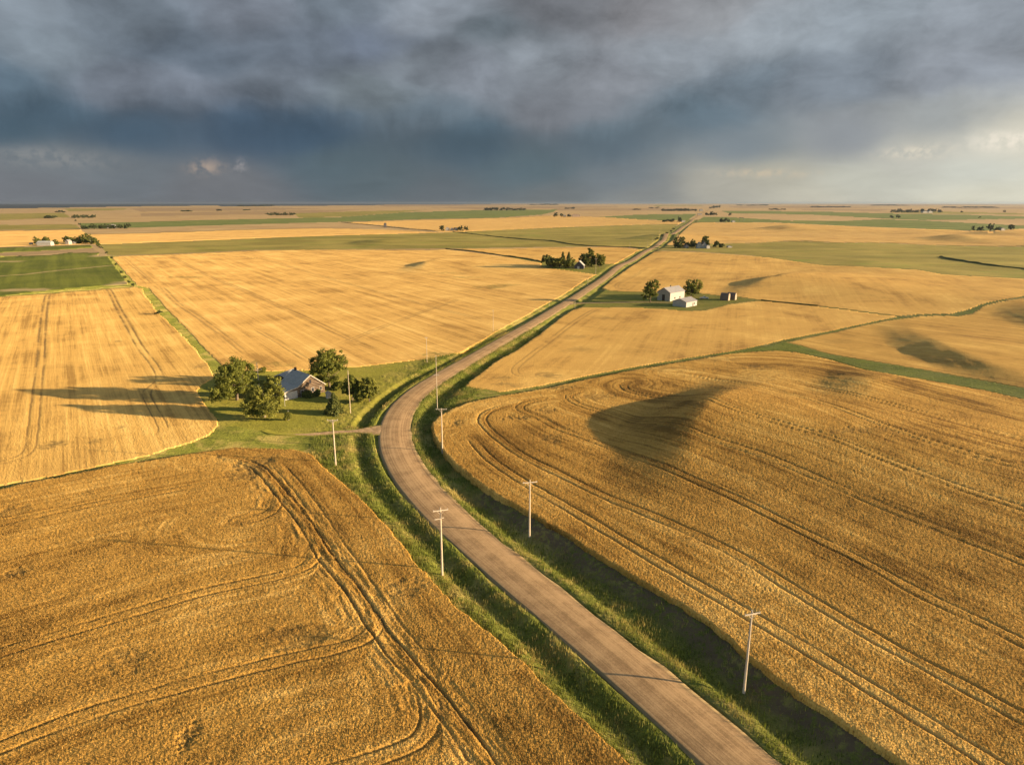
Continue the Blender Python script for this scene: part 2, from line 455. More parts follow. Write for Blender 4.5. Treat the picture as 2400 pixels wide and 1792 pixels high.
P2 = [(1550, 577), (1579, 575), (1690, 571), (1763, 570), (1835, 565.6), (1889, 565), (1961, 569.5), (2034, 568.5), (2088, 570), (2178, 575), (2323, 577.5), (2400, 577.5), (3200, 600), (3200, 680), (2900, 671), (2400, 652), (2211, 642), (2150, 631), (2008, 623), (1931, 621), (1886, 615), (1800, 602), (1707, 595), (1635, 590), (1563, 588), (1536, 587)]
WF1 = [(202, 549), (361, 545), (578, 538), (700, 535), (800, 535), (900, 538), (1010, 543), (1031, 545), (800, 551), (651, 556), (434, 565), (235, 572)]
T1 = [(185, 536), (307, 534), (542, 527), (687, 523), (800, 521), (900, 529.5), (1020, 542), (1010, 543), (900, 538), (800, 535), (578, 538), (361, 545), (202, 549)]
G3 = [(186, 523), (307, 521), (470, 516), (723, 510.6), (800, 509), (944, 498), (1125, 492.5), (1306, 491), (1296, 497), (1270, 503), (1161, 510.6), (981, 514), (800, 520), (687, 523), (542, 527), (307, 534), (192, 536)]
WF2 = [(800, 521), (981, 515), (1161, 511), (1290, 505), (1430, 509.5), (1523, 516), (1562, 517.5), (1606, 517), (1590, 525.5), (1523, 525.5), (1342, 531.5), (1161, 539), (1067, 543.5), (1031, 544), (1010, 540), (900, 528)]
G4 = [(1400, 508.5), (1490, 503.5), (1545, 502), (1633, 501.7), (1612, 516), (1562, 516), (1508, 515)]
WF4 = [(1559, 574), (1581, 559.5), (1608, 534), (1621, 523), (1640, 521.5), (1817, 522), (1961, 529), (2142, 536), (2269, 541), (2323, 542), (2370, 538), (2400, 537), (3200, 560), (3200, 597), (2400, 577), (2323, 577), (2178, 574.5), (2088, 569.5), (2034, 568), (1961, 569), (1889, 564.5), (1835, 565), (1763, 569.5), (1690, 570.5), (1579, 575)]
WL = [(-700, 560), (0, 540.5), (188, 537), (206, 552), (228, 571), (130, 574), (0, 578), (-700, 590)]

# far patchwork: (outline, slot)
ZONES = [
    ([(-2500, 474), (4500, 474), (4500, 600), (-2500, 600)], 'stubble'),
    ([(-2500, 474), (300, 474), (520, 474), (760, 477), (560, 481), (300, 484), (0, 489), (-2500, 498)], 'cloud_shade_land'),  # left horizon: cloud shadow painted as a dark zone
    ([(480, 475.6), (1150, 476), (1150, 478.3), (760, 482), (520, 484)], 'cloud_shade_land'),
    ([(1150, 475.8), (2600, 475.9), (2600, 477.2), (1150, 477.2)], 'cloud_shade_land'),
    ([(880, 480), (1150, 478.5), (1290, 479.5), (1160, 482.2), (900, 484)], 'fallow'),
    ([(-700, 505), (0, 500.5), (150, 499), (166, 509), (0, 516), (-700, 520)], 'pasture'),
    ([(300, 488), (620, 486), (760, 490), (560, 494), (330, 496)], 'fallow'),
    ([(330, 500), (640, 494), (860, 491), (760, 498), (620, 502), (330, 507)], 'fallow'),
    ([(-700, 530), (0, 527), (178, 526), (188, 536), (0, 539), (-700, 543)], 'pasture'),
    ([(150, 489), (300, 488), (290, 492), (160, 495)], 'pasture'),
    ([(690, 500), (850, 495), (1000, 492), (940, 498), (800, 508.5), (700, 510)], 'pasture'),
    ([(1000, 486), (1300, 483), (1480, 485), (1340, 488), (1130, 491)], 'fallow'),
    ([(1300, 489), (1560, 487.5), (1640, 490), (1600, 494), (1300, 493.5)], 'fallow'),
    ([(1690, 494), (1925, 496), (2060, 500), (2240, 503), (2400, 507), (2900, 514), (2900, 522), (2400, 513), (2160, 516), (2066, 512), (1900, 503), (1708, 500)], 'green_far'),
    ([(1650, 508), (1708, 509), (1853, 517.5), (1961, 518.5), (2066, 514), (2160, 517), (2400, 529), (2900, 545), (2900, 550), (2400, 536), (2370, 537), (2323, 541), (2269, 540.5), (2142, 535.5), (1961, 528.5), (1817, 521.5), (1628, 521)], 'green_far'),
    ([(1700, 484), (1900, 483), (2080, 486), (1930, 488), (1730, 487)], 'fallow'),
    ([(1860, 490), (2090, 491), (2060, 494.5), (1900, 493.5)], 'fallow'),
    ([(2090, 496), (2230, 496), (2400, 500), (2400, 503), (2200, 501), (2090, 499)], 'pasture'),
    ([(2200, 486), (2500, 485), (2500, 489), (2260, 490)], 'fallow'),
    ([(1540, 480.5), (1640, 480), (1650, 482.2), (1530, 483)], 'pasture'),
    ([(1800, 479.5), (2300, 479), (2500, 481), (2000, 482)], 'fallow'),
    ([(-700, 600), (0, 592.5), (108, 587.5), (217, 581), (224, 587), (233, 591.5), (163, 591.5), (45, 599), (0, 602.5), (-700, 640)], 'fallow'),
]

TRAMS = {
    'W3': [[(116, 688), (111, 694), (100, 769), (95, 848), (85, 930), (75, 1020), (68, 1054), (50, 1070), (0, 1085), (-60, 1096)],
           [(250, 676), (256, 681), (277, 722), (302, 766), (330, 816), (362, 857), (374, 885), (368, 898), (347, 914), (345, 930), (359, 958), (382, 1006), (376, 1020), (352, 1030)]],
    'W8': [[(1215, 950), (1187, 957), (1145, 970), (1129, 989), (1145, 1014), (1172, 1038), (1215, 1070), (1260, 1095), (1300, 1114), (1419, 1173), (1568, 1235), (1717, 1305), (1893, 1414), (2061, 1515), (2270, 1628), (2396, 1699), (2700, 1860)],
           [(1300, 940), (1248, 946), (1219, 957), (1222, 968), (1260, 984), (1316, 1014), (1373, 1034), (1440, 1060), (1500, 1081), (1610, 1126), (1725, 1177), (1837, 1234), (2019, 1326), (2165, 1408), (2312, 1477), (2387, 1515), (2700, 1660)],
           [(1360, 925), (1333, 934), (1340, 945), (1360, 956), (1424, 976), (1538, 998), (1648, 1028), (1797, 1078), (1936, 1138), (2095, 1207), (2244, 1266), (2400, 1330), (2700, 1450)],
           [(1475, 902), (1461, 909), (1470, 920), (1499, 929), (1598, 939), (1697, 956), (1822, 997), (1946, 1033), (2045, 1073), (2244, 1150), (2400, 1202), (2700, 1300)],
           [(1590, 880), (1640, 888), (1747, 904), (1921, 949), (2095, 1013), (2294, 1078), (2400, 1106), (2700, 1190)],
           [(1830, 890), (1971, 924), (2145, 969), (2400, 1038), (2700, 1110)],
           [(1100, 1030), (1150, 1085), (1230, 1140), (1340, 1205), (1480, 1290), (1640, 1385), (1850, 1510), (2060, 1640), (2300, 1790), (2700, 2040)]],
    'W1': [[(520, 1078), (560, 1085), (600, 1100), (640, 1140), (662, 1168), (719, 1240), (760, 1311), (800, 1360), (830, 1396), (900, 1505), (980, 1600), (1031, 1660), (1117, 1779), (1200, 1900)],
           [(652, 1165), (650, 1185), (637, 1207), (605, 1222), (570, 1230)],
           [(735, 1290), (737, 1312), (720, 1335), (671, 1355), (479, 1398), (288, 1455), (144, 1498), (0, 1542), (-300, 1640)],
           [(868, 1450), (878, 1470), (866, 1500), (803, 1528), (719, 1546), (527, 1594), (335, 1647), (144, 1709), (0, 1767), (-300, 1890)],
           [(975, 1590), (1000, 1640), (1010, 1700), (980, 1750), (900, 1785), (700, 1850)],
           [(560, 1130), (383, 1160), (200, 1195), (0, 1235), (-200, 1275)],
           [(640, 1085), (690, 1140), (745, 1215), (800, 1300), (850, 1370), (930, 1490), (1010, 1590)]],
    'W2': [[(399, 600), (490, 647), (600, 692), (663, 722), (726, 749), (790, 780), (853, 809), (891, 821)],
           [(470, 595), (600, 605), (695, 630), (821, 666), (948, 701), (1043, 727), (1112, 745), (1135, 755)],
           [(378, 672), (418, 712), (472, 748), (581, 832)],
           [(287, 603), (327, 636), (356, 661)],
           [(600, 772), (650, 800), (700, 832), (720, 845)],
           [(780, 812), (830, 793), (900, 765), (990, 731), (1080, 700)]],
    'W5': [[(1410, 722), (1393, 727), (1352, 751), (1289, 798), (1244, 832), (1211, 859), (1206, 870), (1217, 879), (1248, 881), (1300, 872)]],
    'W6': [[(1520, 625), (1490, 645), (1462, 658), (1446, 668), (1452, 676), (1500, 681)]],
}
# patches where weeds or bare soil break the crop: (px, py, half width m, half depth m, amount)
WEEDS = {
    'W2': [(1155, 673, 11, 9, 1.0), (1185, 668, 9, 6, .7), (425, 650, 16, 5, .9), (1015, 830, 5, 4, .9), (1085, 650, 14, 5, .5), (1040, 640, 18, 5, .5), (588, 850, 4, 4, .7), (665, 855, 3.5, 3, .8), (640, 852, 3, 3, .6)],
    'W3': [(130, 1040, 3.0, 2.4, .9), (118, 1046, 2.2, 2.0, .9), (225, 1034, 1.6, 2.0, .8), (480, 856, 4, 4, .7), (280, 1002, 1.2, 1.6, .8), (275, 800, 1.5, 2, .8), (70, 718, 8, 4, .4)],
    'W8': [(1068, 998, 1.6, 2.6, 1.0), (1290, 1035, 3, 3, .6), (1275, 968, 3, 2.5, .6), (1190, 985, 2, 2, .7), (1225, 985, 2, 2, .7), (1300, 912, 5, 3, .7), (1400, 935, 5, 4, .5), (2000, 1015, 8, 2, .5), (1760, 866, 6, 4, .5), (1640, 846, 14, 4, .45), (1545, 870, 12, 5, .35)],
    'W1': [(590, 1100, 4, 4, .9), (570, 1120, 4, 3, .7), (610, 1085, 3, 3, .8), (20, 1210, 3, 3, .6), (40, 1350, 2, 1.6, .8), (700, 1500, 4, 3, .5), (445, 1740, 1.0, 1.8, .9), (290, 1560, 3, 2.5, .5), (950, 1385, 2.5, 2.5, .6)],
    'W5': [(1285, 880, 4, 4, .7), (1350, 820, 7, 6, .4), (1420, 745, 8, 6, .45), (1180, 885, 3, 3, .6), (1350, 790, 6, 5, .4), (1205, 903, 3, 2, .7), (1175, 900, 3, 2, .6)],
    'W7': [(1965, 800, 8, 5, .3), (2260, 735, 8, 5, .5)],
    'W6': [(1700, 640, 16, 7, .25), (1770, 670, 14, 5, .3), (2330, 700, 8, 8, .3)],
}
ROWDIR = {'W1': (4, 1), 'W2': (-.656, 1), 'W2B': (-.6, 1), 'W3': (-.645, 1), 'W5': (.326, 1), 'W6': (.347, 1), 'W7': (.63, -1), 'W8': (1, -1), 'WF1': (1, .1), 'WF2': (1, .1), 'WF4': (1, .1), 'WL': (1, .1)}

# name in the scene, material, canopy height, label
REG = [
    # key, poly, object name, material, canopy, category, label
    ('P1', P1, 'pasture', 'pasture', 0.0, 'pasture', 'olive brown rough pasture beyond the mid wheat field left of the road'),
    ('P2', P2, 'pasture', 'pasture', 0.0, 'pasture', 'olive rolling pasture right of the road behind the white farmhouse'),
    ('G3', G3, 'green_field', 'green_far', 0.0, 'field', 'long thin green field strip far off near the left horizon'),
    ('G4', G4, 'green_field', 'green_far', 0.0, 'field', 'bright green field touching the far straight road on its left'),
    ('G2', G2, 'green_field', 'green_crop', 0.08, 'field', 'narrow green strip in front of the long white barn'),
    ('G1', G1, 'green_field', 'green_crop', 0.08, 'field', 'dark green crop field with pale tracks at the left edge'),
    ('T1', T1, 'stubble_field', 'stubble', 0.0, 'field', 'dull tan stubble strip between green strip and pale wheat'),
    ('LAWN1', LAWN1, 'lawn', 'lawn', 0.0, 'lawn', 'mown green yard around the old brown farmhouse'),
    ('LAWN2', LAWN2, 'lawn', 'lawn', 0.0, 'lawn', 'small green yard under the tree clump left of the road'),
    ('LAWN3', LAWN3, 'lawn', 'lawn', 0.0, 'lawn', 'green farmyard around the big white barn'),
    ('STRIP', STRIP, 'grass_strip', 'strip', 0.06, 'grass strip', 'bright green grass waterway cutting across the right hillside'),
    ('WF1', WF1, 'wheat_field', 'wheat_far', 0.1, 'wheat', 'pale golden wheat strip behind the olive pasture'),
    ('WF2', WF2, 'wheat_field', 'wheat_far', 0.1, 'wheat', 'far golden wheat field behind the small white homes'),
    ('WF4', WF4, 'wheat_field', 'wheat_far', 0.1, 'wheat', 'far golden wheat field right of the straight road'),
    ('WL', WL, 'wheat_field', 'wheat_far', 0.1, 'wheat', 'golden wheat behind the long white barn at far left'),
    ('W2B', W2B, 'wheat_field', 'wheat_plain', 0.07, 'wheat', 'thin wheat wedge behind the roadside tree clump'),
    ('W2', W2, 'wheat_field', 'wheat_mid', 0.10, 'wheat', 'broad striped wheat field behind the old brown farmhouse'),
    ('W3', W3, 'wheat_field', 'wheat_left', 0.10, 'wheat', 'wheat field with two wheel tracks and long tree shadows'),
    ('W6', W6, 'wheat_field', 'wheat_plain', 0.07, 'wheat', 'rolling wheat field behind the big white barn'),
    ('W5', W5, 'wheat_field', 'wheat_plain', 0.07, 'wheat', 'plain wheat field in front of the big white barn'),
    ('W7', W7, 'wheat_field', 'wheat_hill', 0.07, 'wheat', 'wheat slope above the green grass strip at right'),
    ('W1', W1, 'wheat_field', 'wheat_near_left', 0.95, 'wheat', 'near wheat field with curved tractor tracks left of the road'),
    ('W8', W8, 'wheat_field', 'wheat_near_right', 0.95, 'wheat', 'large near wheat hill with many tramlines right of the road'),
]

# ------------------------------------------------------------------ the land as one polar survey grid, split by region
phi = [0.00145]
while phi[-1] < 0.88:
    p = phi[-1]
    phi.append(p + (0.00055 if p < 0.1 else 0.00085 if p < 0.3 else 0.00105))
phi = np.array(phi)[::-1]
rad = CAM_H / np.tan(phi)
azs = np.arange(radians(-56), radians(56), 0.00105)
R_, A_ = np.meshgrid(rad, azs, indexing='ij')
X = (R_ * np.sin(A_)).ravel(); Y = (R_ * np.cos(A_)).ravel()
NR, NA = R_.shape
Z0 = hgt(X, Y)
cell = np.repeat(np.maximum(np.abs(np.gradient(rad)), rad * 0.00105), NA)

# road verge: ditches on both sides
road_poly_px = None
near = np.nonzero((np.abs(X) < 900) & (Y < 2500) & (Y > 20))[0]
dL, arcL, sideL = pline_dist(X[near], Y[near], RL, 40.0)
dR, arcR, sideR = pline_dist(X[near], Y[near], RR, 40.0)
inside = (sideL < 0) & (sideR > 0) & (dL < 40) & (dR < 40)
leftv = (dL < 16) & (sideL > 0)
rightv = (dR < 16) & (sideR < 0)
dDrive, _, _ = pline_dist(X[near], Y[near], DRIVE, 15.0)
dFd, _, _ = pline_dist(X[near], Y[near], FARM_DRIVE, 15.0)
dCt, _, _ = pline_dist(X[near], Y[near], CROSS_TRACK, 15.0)
dd = np.minimum(dDrive, np.minimum(dFd, dCt))
keep = sstep(2.2, 4.5, dd)
wob = 1 + 0.5 * vnoise(X[near] / 9, Y[near] / 9, 3)
ditch = np.zeros(len(near))
pl = sstep(0.8, 3.2, dL * 1.0) * (1 - sstep(3.6, 7.0, dL))
pr = sstep(1.0, 4.2, dR) * (1 - sstep(6.5, 10.5, dR))
dpt = 0.85 + 0.9 * sstep(168, 186, Y[near]) * (1 - sstep(230, 300, Y[near]))
ditch = np.where(leftv & ~inside, -dpt * pl * wob * keep, ditch)
ditch = np.where(rightv & ~inside, -1.0 * pr * wob * keep, ditch)
rough = (0.19 * fbm(X[near] / 1.4, Y[near] / 1.4, 21, 3) + 0.05 * (rng.random(len(near)) - .5)) * (1 - sstep(250, 500, Y[near]))
vergeb = ((leftv & (dL > 0.4)) | (rightv & (dR > 0.4))) & ~inside & (dd > 2)
Z = Z0.copy()
Z[near] += ditch + np.where(vergeb, rough, 0) - np.where(inside, 0.25, 0)
soil = np.zeros(len(X))

fi, fj = np.meshgrid(np.arange(NR - 1), np.arange(NA - 1), indexing='ij')
v00 = (fi * NA + fj).ravel()
FACES = np.stack([v00, v00 + NA, v00 + NA + 1, v00 + 1], 1)      # rows run outwards
cx = X[FACES].mean(1); cy = Y[FACES].mean(1); cz = Z0[FACES].mean(1)
jx = 0.5 * fbm(cx / 2.2, cy / 2.2, 31, 3) + 0.9 * vnoise(cx / 14, cy / 14, 35); jy = 0.5 * fbm(cx / 2.2, cy / 2.2, 41, 3) + 0.9 * vnoise(cx / 14, cy / 14, 45)
px0, py0 = proj(cx + jx, cy + jy, cz)
px1, py1 = proj(cx + jx, cy + jy, cz + 0.09)
px2, py2 = proj(cx + jx, cy + jy, cz + 0.85)
reg = np.full(len(FACES), -1, np.int16)
for k, (key, poly, nm, mt, can, cat, lab) in enumerate(REG):
    m = in_poly(px2, py2, poly) if can > 0.8 else in_poly(px1, py1, poly) if can > 0.05 else in_poly(px0, py0, poly)
    reg[m] = k
# the road corridor always stays open
vin = np.zeros(len(X), bool)
vin[near] = inside | ((dL < 1.2) | (dR < 1.2))
reg[vin[FACES].any(1)] = -1
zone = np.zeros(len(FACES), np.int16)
zslots = ['verge', 'stubble', 'cloud_shade_land', 'fallow', 'pasture', 'green_far']
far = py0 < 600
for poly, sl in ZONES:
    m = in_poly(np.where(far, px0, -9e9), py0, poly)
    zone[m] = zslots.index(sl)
rdist = np.hypot(cx, cy)
nf = near
vz = np.zeros(len(X), bool); vz[nf] = (dL < 14) | (dR < 14)
zone[vz[FACES].any(1)] = 0
del px0, py0, px1, py1, jx, jy


TRK = {'W1': .66, 'W2': .6, 'W3': .92, 'W5': .6, 'W6': .4, 'W8': .74}
W1_LINE = [1.0, .8, .95, .9, .75, .75, .4]


def rowuv(key, x, y, sg):
    """row coordinates, plus the depth of the wheel ruts summed over every pass of the tractor"""
    dxy = np.array(ROWDIR.get(key, (1, 0)), float); dxy /= np.linalg.norm(dxy)
    u = x * dxy[0] + y * dxy[1]; v = -x * dxy[1] + y * dxy[0]
    rd = np.full(len(x), 1e9); ra = np.zeros(len(x)); rs = np.ones(len(x)); rid = np.zeros(len(x)); G = np.zeros(len(x)); tramp = np.zeros(len(x))
    for i, pl_ in enumerate(TRAMS.get(key, [])):
        P = smooth(pts(pl_), 3.0)
        d, a, s = pline_dist(x, y, P, 45.0)
        Lt = np.linalg.norm(np.diff(P, axis=0), axis=1).sum()
        m = d < 4
        am, dm, sm = a[m], d[m], s[m]
        endf = sstep(0, 10, am) * sstep(0, 10, Lt - am)
        wob = 0.22 * vnoise(am / 3.0, sm * 0 + i * 7.3, 77) + .10 * vnoise(am / .8, sm + i * 3.1, 87)
        brk = np.clip(1.0 + 1.5 * vnoise(am / 9, sm * 3 + i, 78) + .7 * vnoise(am / 1.7, sm * 3 + i, 79), 0.12, 1)
        g = np.exp(-((np.abs(dm + wob) - 1.2) / sg[m]) ** 2) * brk * endf * TRK[key] * (W1_LINE[i] if key == 'W1' else 1)
        G[m] = np.maximum(G[m], g)
        if key == 'W1' and i in (0, 1):
            t_ = np.zeros(len(x)); t_[d < 14] = np.exp(-(np.maximum(d[d < 14] - 1, 0) / 3.5) ** 2)
            tramp = np.maximum(tramp, t_)
        b = d < rd
        rd = np.where(b, d, rd); ra = np.where(b, a, ra); rs = np.where(b, s, rs); rid = np.where(b, i, rid)
    return u, v, rd, ra, rs, rid, G, tramp


field_vert_info = {}
for k, (key, poly, nm, mt, can, cat, lab) in enumerate(REG):
    fsel = np.nonzero(reg == k)[0]
    if len(fsel) == 0:
        print('EMPTY REGION', key); continue
    Fs = FACES[fsel]
    uq, inv = np.unique(Fs, return_inverse=True)
    Fl = inv.reshape(-1, 4)
    x, y, z = X[uq], Y[uq], Z0[uq].copy()
    cl = cell[uq]
    if can == 0: z = Z[uq].copy()
    track = np.zeros(len(uq)); weed = np.zeros(len(uq))
    sg = np.maximum(0.19, np.minimum(cl * 0.28, 0.65))
    u, v, rd, ra, rs, rid, G, tramp = rowuv(key, x, y, sg)
    if can > 0:
        r = np.hypot(x, y)
        amp = 1 - sstep(160, 480, r)
        c = can + amp * min(1, can * 2.2) * (0.04 * fbm(x / 7.0, y / 7.0, 51, 2) + 0.022 * fbm(x / 1.9, y / 1.9, 53, 2) + 0.05 * fbm(x / 0.35, y / 0.35, 61, 2)) + 0.07 * (rng.random(len(uq)) - .5) * (1 - sstep(150, 400, r))
        c = c + tramp * (0.20 * fbm(ra / 4.0, rd * rs / .7, 57, 3) - .08)
        track = np.clip(G + tramp * np.clip(1.6 * fbm(ra / 5.0, rd * rs / .8, 58, 3) - .25, 0, .5), 0, 1)
        c = c - 0.45 * G * np.clip(can, .12, .9)
        for (wx, wy, ax, ay, am) in WEEDS.get(key, []):
            X1, Y1, _ = at1(wx, wy)
            dq = ((x - X1) / ax) ** 2 + ((y - Y1) / ay) ** 2
            mm = dq < 6
            if mm.any():
                nn = fbm(x[mm] / (0.45 * min(ax, ay)), y[mm] / (0.35 * min(ax, ay)), 91, 3)
                wv = .7 * am * np.clip(.9 - .6 * dq[mm] + 1.5 * nn, 0, 1)
                weed[mm] = np.maximum(weed[mm], wv)
                c[mm] -= 0.30 * wv * can
        z = z + c
    if key == 'G1':
        for line, w in (([(-200, 668), (0, 647), (60, 643), (126, 635), (253, 623), (268, 622)], 1.6), ([(0, 613), (35, 613)], 5.0), ([(20, 680), (90, 679)], 5.0), ([(270, 667), (300, 660)], 5.0), ([(225, 601), (240, 597)], 5.0)):
            d, _, _ = pline_dist(x, y, pts(line))
            weed = np.maximum(weed, np.clip(1.3 - d / w * (1 + .8 * vnoise(x / 6, y / 6, 4)) * .6, 0, 1))
    RU = np.stack([u, v, np.zeros(len(u))], 1)
    if key in ('W8', 'W1'):
        b = rd < 44
        RU[b] = np.stack([ra[b] + 300 * rid[b], rs[b] * rd[b] + 60 * rid[b], np.zeros(b.sum())], 1)
    nv = len(uq)
    if can > 0:
        e = np.sort(np.concatenate([Fl[:, [0, 1]], Fl[:, [1, 2]], Fl[:, [2, 3]], Fl[:, [3, 0]]]), 1)
        _, idx, cnt = np.unique(e[:, 0].astype(np.int64) * nv + e[:, 1], return_index=True, return_counts=True)
        rim = np.unique(e[idx[cnt == 1]])
        z[rim] = Z0[uq][rim] + (z[rim] - Z0[uq][rim]) * ((0.25 + 0.4 * rng.random(len(rim))) if can > .5 else 0.02)
    Vs = np.stack([x, y, z], 1)
    if can > 0:   # close the side of the crop down to the ground
        e = np.concatenate([Fl[:, [0, 1]], Fl[:, [1, 2]], Fl[:, [2, 3]], Fl[:, [3, 0]]])
        es = np.sort(e, 1)
        code = es[:, 0].astype(np.int64) * nv + es[:, 1]
        _, idx, cnt = np.unique(code, return_index=True, return_counts=True)
        be = e[idx[cnt == 1]]
        bv, binv = np.unique(be, return_inverse=True)
        binv = binv.reshape(-1, 2)
        low = Vs[bv].copy(); low[:, 2] = Z[uq][bv] - 0.3
        Vs = np.vstack([Vs, low])
        Fl = np.vstack([Fl, np.stack([be[:, 1], be[:, 0], nv + binv[:, 0], nv + binv[:, 1]], 1)])
        track = np.concatenate([track, np.zeros(len(bv))]); weed = np.concatenate([weed, np.zeros(len(bv))]); RU = np.vstack([RU, RU[bv]])
    me = mesh(nm, Vs, Fl[:, ::-1], M[mt], smooth_=True)
    attr(me, 'track', track); attr(me, 'weed', weed); attr(me, 'rowuv', RU, 'FLOAT_VECTOR')
    o = link(nm, me)
    tag(o, lab, cat, kind='stuff')
    if key in ('W1', 'W8'):
        field_vert_info[key] = (o, x, y, z[:nv], track[:nv], weed[:nv], cl)

# what is left is open ground
gsel = np.nonzero(reg == -1)[0]
Fs = FACES[gsel]; uq, inv = np.unique(Fs, return_inverse=True); Fl = inv.reshape(-1, 4)
Vs = np.stack([X[uq], Y[uq], Z[uq]], 1)
zi = zone[gsel]
so = np.zeros(len(X))
P8 = smooth(pts([(1154, 1160), (1215, 1196), (1300, 1246), (1398, 1312), (1508, 1374), (1610, 1436), (1680, 1490), (1767, 1564), (1851, 1620), (1977, 1702), (2123, 1806)]), 2)
d8, _, _ = pline_dist(X[nf], Y[nf], P8, 9)
so[nf] = np.where(rightv, (1 - sstep(2.2, 6.0, d8)) * .95, 0)
# ground behind and beside the camera, out to the horizon
nv = len(Vs)
ang = np.concatenate([np.linspace(radians(56), radians(304), 60)])
rr = np.array([0.0, 40, rad[0], 200, 600, 2000, 8000, rad[-1]])
ex = []; ef = []
for r in rr:
    for a in ang: ex.append((r * sin(a), r * cos(a), -0.15))
na = len(ang)
for i in range(len(rr) - 1):
    for j in range(na - 1):
        a = nv + i * na + j
        ef.append((a, a + 1, a + na + 1, a + na))
# pad under the camera
base = nv + len(ex)
a2 = np.linspace(radians(-56.2), radians(56.2), 24)
ring = [(0.0, 0.0, -0.15)] + [(rad[0] * 1.01 * sin(a), rad[0] * 1.01 * cos(a), -0.4) for a in a2]
for j in range(len(a2) - 1): ef.append((base, base + 1 + j, base + 2 + j, base))
Fall = np.vstack([Fl[:, ::-1], np.array([f for f in ef if len(set(f)) == 4])])
Vall = np.vstack([Vs, np.array(ex), np.array(ring)])
zi = np.concatenate([zi, np.zeros(len(Fall) - len(Fl), int)])
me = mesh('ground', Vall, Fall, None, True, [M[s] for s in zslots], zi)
attr(me, 'soil', np.concatenate([so[uq], np.zeros(len(ex) + len(ring))]))
attr(me, 'weed', np.zeros(len(Vall)))
tag(link('ground', me), kind='structure')

# ------------------------------------------------------------------ roads and paths
m, t = new_mat('gravel')
U = t.attr('lane', 'Vector')
P = t.obj()
st1 = t.noise(t.scaled(U, (3.5, 0.006, 1)), 1.0, 4, 0.7)
st2 = t.noise(t.scaled(U, (14.0, 0.008, 1)), 1.0, 2, 0.6)
gr = t.noise(P, 6.0, 3, 0.7)
pa = t.noise(P, 0.25, 4, 0.6)
a = t.math('ADD', t.math('MULTIPLY', st1, 0.6), t.math('MULTIPLY', st2, 0.4))
a = t.math('MULTIPLY_ADD', t.math('SUBTRACT', gr, 0.5), 0.22, a)
a = t.math('MULTIPLY_ADD', t.math('SUBTRACT', pa, 0.5), 0.45, a)
gr2 = t.noise(P, 2.2, 4, .75)
a = t.math('MULTIPLY_ADD', t.math('SUBTRACT', gr2, 0.5), 0.35, a)
c = t.mix(t.ramp(a, 0.32, 0.66), (0.24, 0.147, 0.070), (0.455, 0.288, 0.140))
edge = t.math('ABSOLUTE', t.new('ShaderNodeSeparateXYZ').outputs[0])
sx = [n for n in t.n if n.bl_idname == 'ShaderNodeSeparateXYZ'][0]; t.l.new(U, sx.inputs[0])
e1 = t.ramp(t.math('MULTIPLY_ADD', t.math('SUBTRACT', pa, .5), .25, edge), 0.80, 1.0)
c = t.mix(t.math('MULTIPLY', e1, 0.75), c, (0.19, 0.15, 0.075))
finish(t, c, 0.95, t.bump(t.math('ADD', t.math('MULTIPLY', gr, .5), t.math('MULTIPLY', st2, 1.0)), 0.5, 0.05), 0.1, 0.3)
M['gravel'] = m
M['dirt'] = simple_mat('dirt', (0.24, 0.165, 0.09), 0.95, 0.35, 0.8, 0.1, bumpd=0.1)

m, t = new_mat('drive_dirt')
P = t.obj(); U = t.attr('lane', 'Vector')
n = t.noise(P, .8, 4, .65); g = t.noise(P, 2.2, 4, .7)
c = t.mix(t.ramp(n, .3, .7), (0.19, 0.125, 0.065), (0.33, 0.22, 0.12))
sx = t.new('ShaderNodeSeparateXYZ'); t.l.new(U, sx.inputs[0])
DR_LEN = float(np.linalg.norm(np.diff(DRIVE, axis=0), axis=1).sum())
e = t.math('MULTIPLY', t.math('ABSOLUTE', sx.outputs[0]), .75)
e = t.math('ADD', e, t.ramp(sx.outputs[1], DR_LEN * .5, DR_LEN * .92))
e = t.math('MULTIPLY_ADD', t.math('SUBTRACT', g, .5), 1.4, e)
c = t.mix(t.ramp(e, .45, .85), c, (0.19, 0.172, 0.026))
finish(t, c, .95, t.bump(g, .6, .12), .1)
M['drive_dirt'] = m


def lane_mesh(name, centre, half, mat, z_off, n=14, crown=0.1, side=0.5, wob=0.0):
    """sheet of width 2*half along centre; half may vary"""
    C = np.asarray(centre); N = len(C)
    T = np.gradient(C, axis=0); T /= np.linalg.norm(T, axis=1)[:, None] + 1e-9
    Nn = np.stack([-T[:, 1], T[:, 0]], 1)
    s = np.concatenate([[0], np.cumsum(np.linalg.norm(np.diff(C, axis=0), axis=1))])
    q = np.linspace(-1, 1, n)
    hw = np.broadcast_to(half, (N,))
    V = []; L = []
    for k, w in enumerate(np.concatenate([[-1], q, [1]])):
        jw = wob * (vnoise(s / 1.1, s * 0 + k, 5) + vnoise(s / 4.0, s * 0 + k, 6)) * (abs(w) > .99)
        x = C[:, 0] + Nn[:, 0] * (w * hw + np.sign(w) * jw); y = C[:, 1] + Nn[:, 1] * (w * hw + np.sign(w) * jw)
        z = hgt(x, y) + z_off + crown * (1 - w * w)
        if k in (0, n + 1): z = z - side
        V.append(np.stack([x, y, z], 1)); L.append(np.stack([np.full(N, w), s, np.zeros(N)], 1))
    K = n + 2
    V = np.stack(V, 1).reshape(-1, 3); L = np.stack(L, 1).reshape(-1, 3)
    i, j = np.meshgrid(np.arange(N - 1), np.arange(K - 1), indexing='ij')
    a = (i * K + j).ravel()
    me = mesh(name, V, np.stack([a, a + K, a + K + 1, a + 1], 1)[:, ::-1], mat, True)
    attr(me, 'lane', L, 'FLOAT_VECTOR')
    return link(name, me)


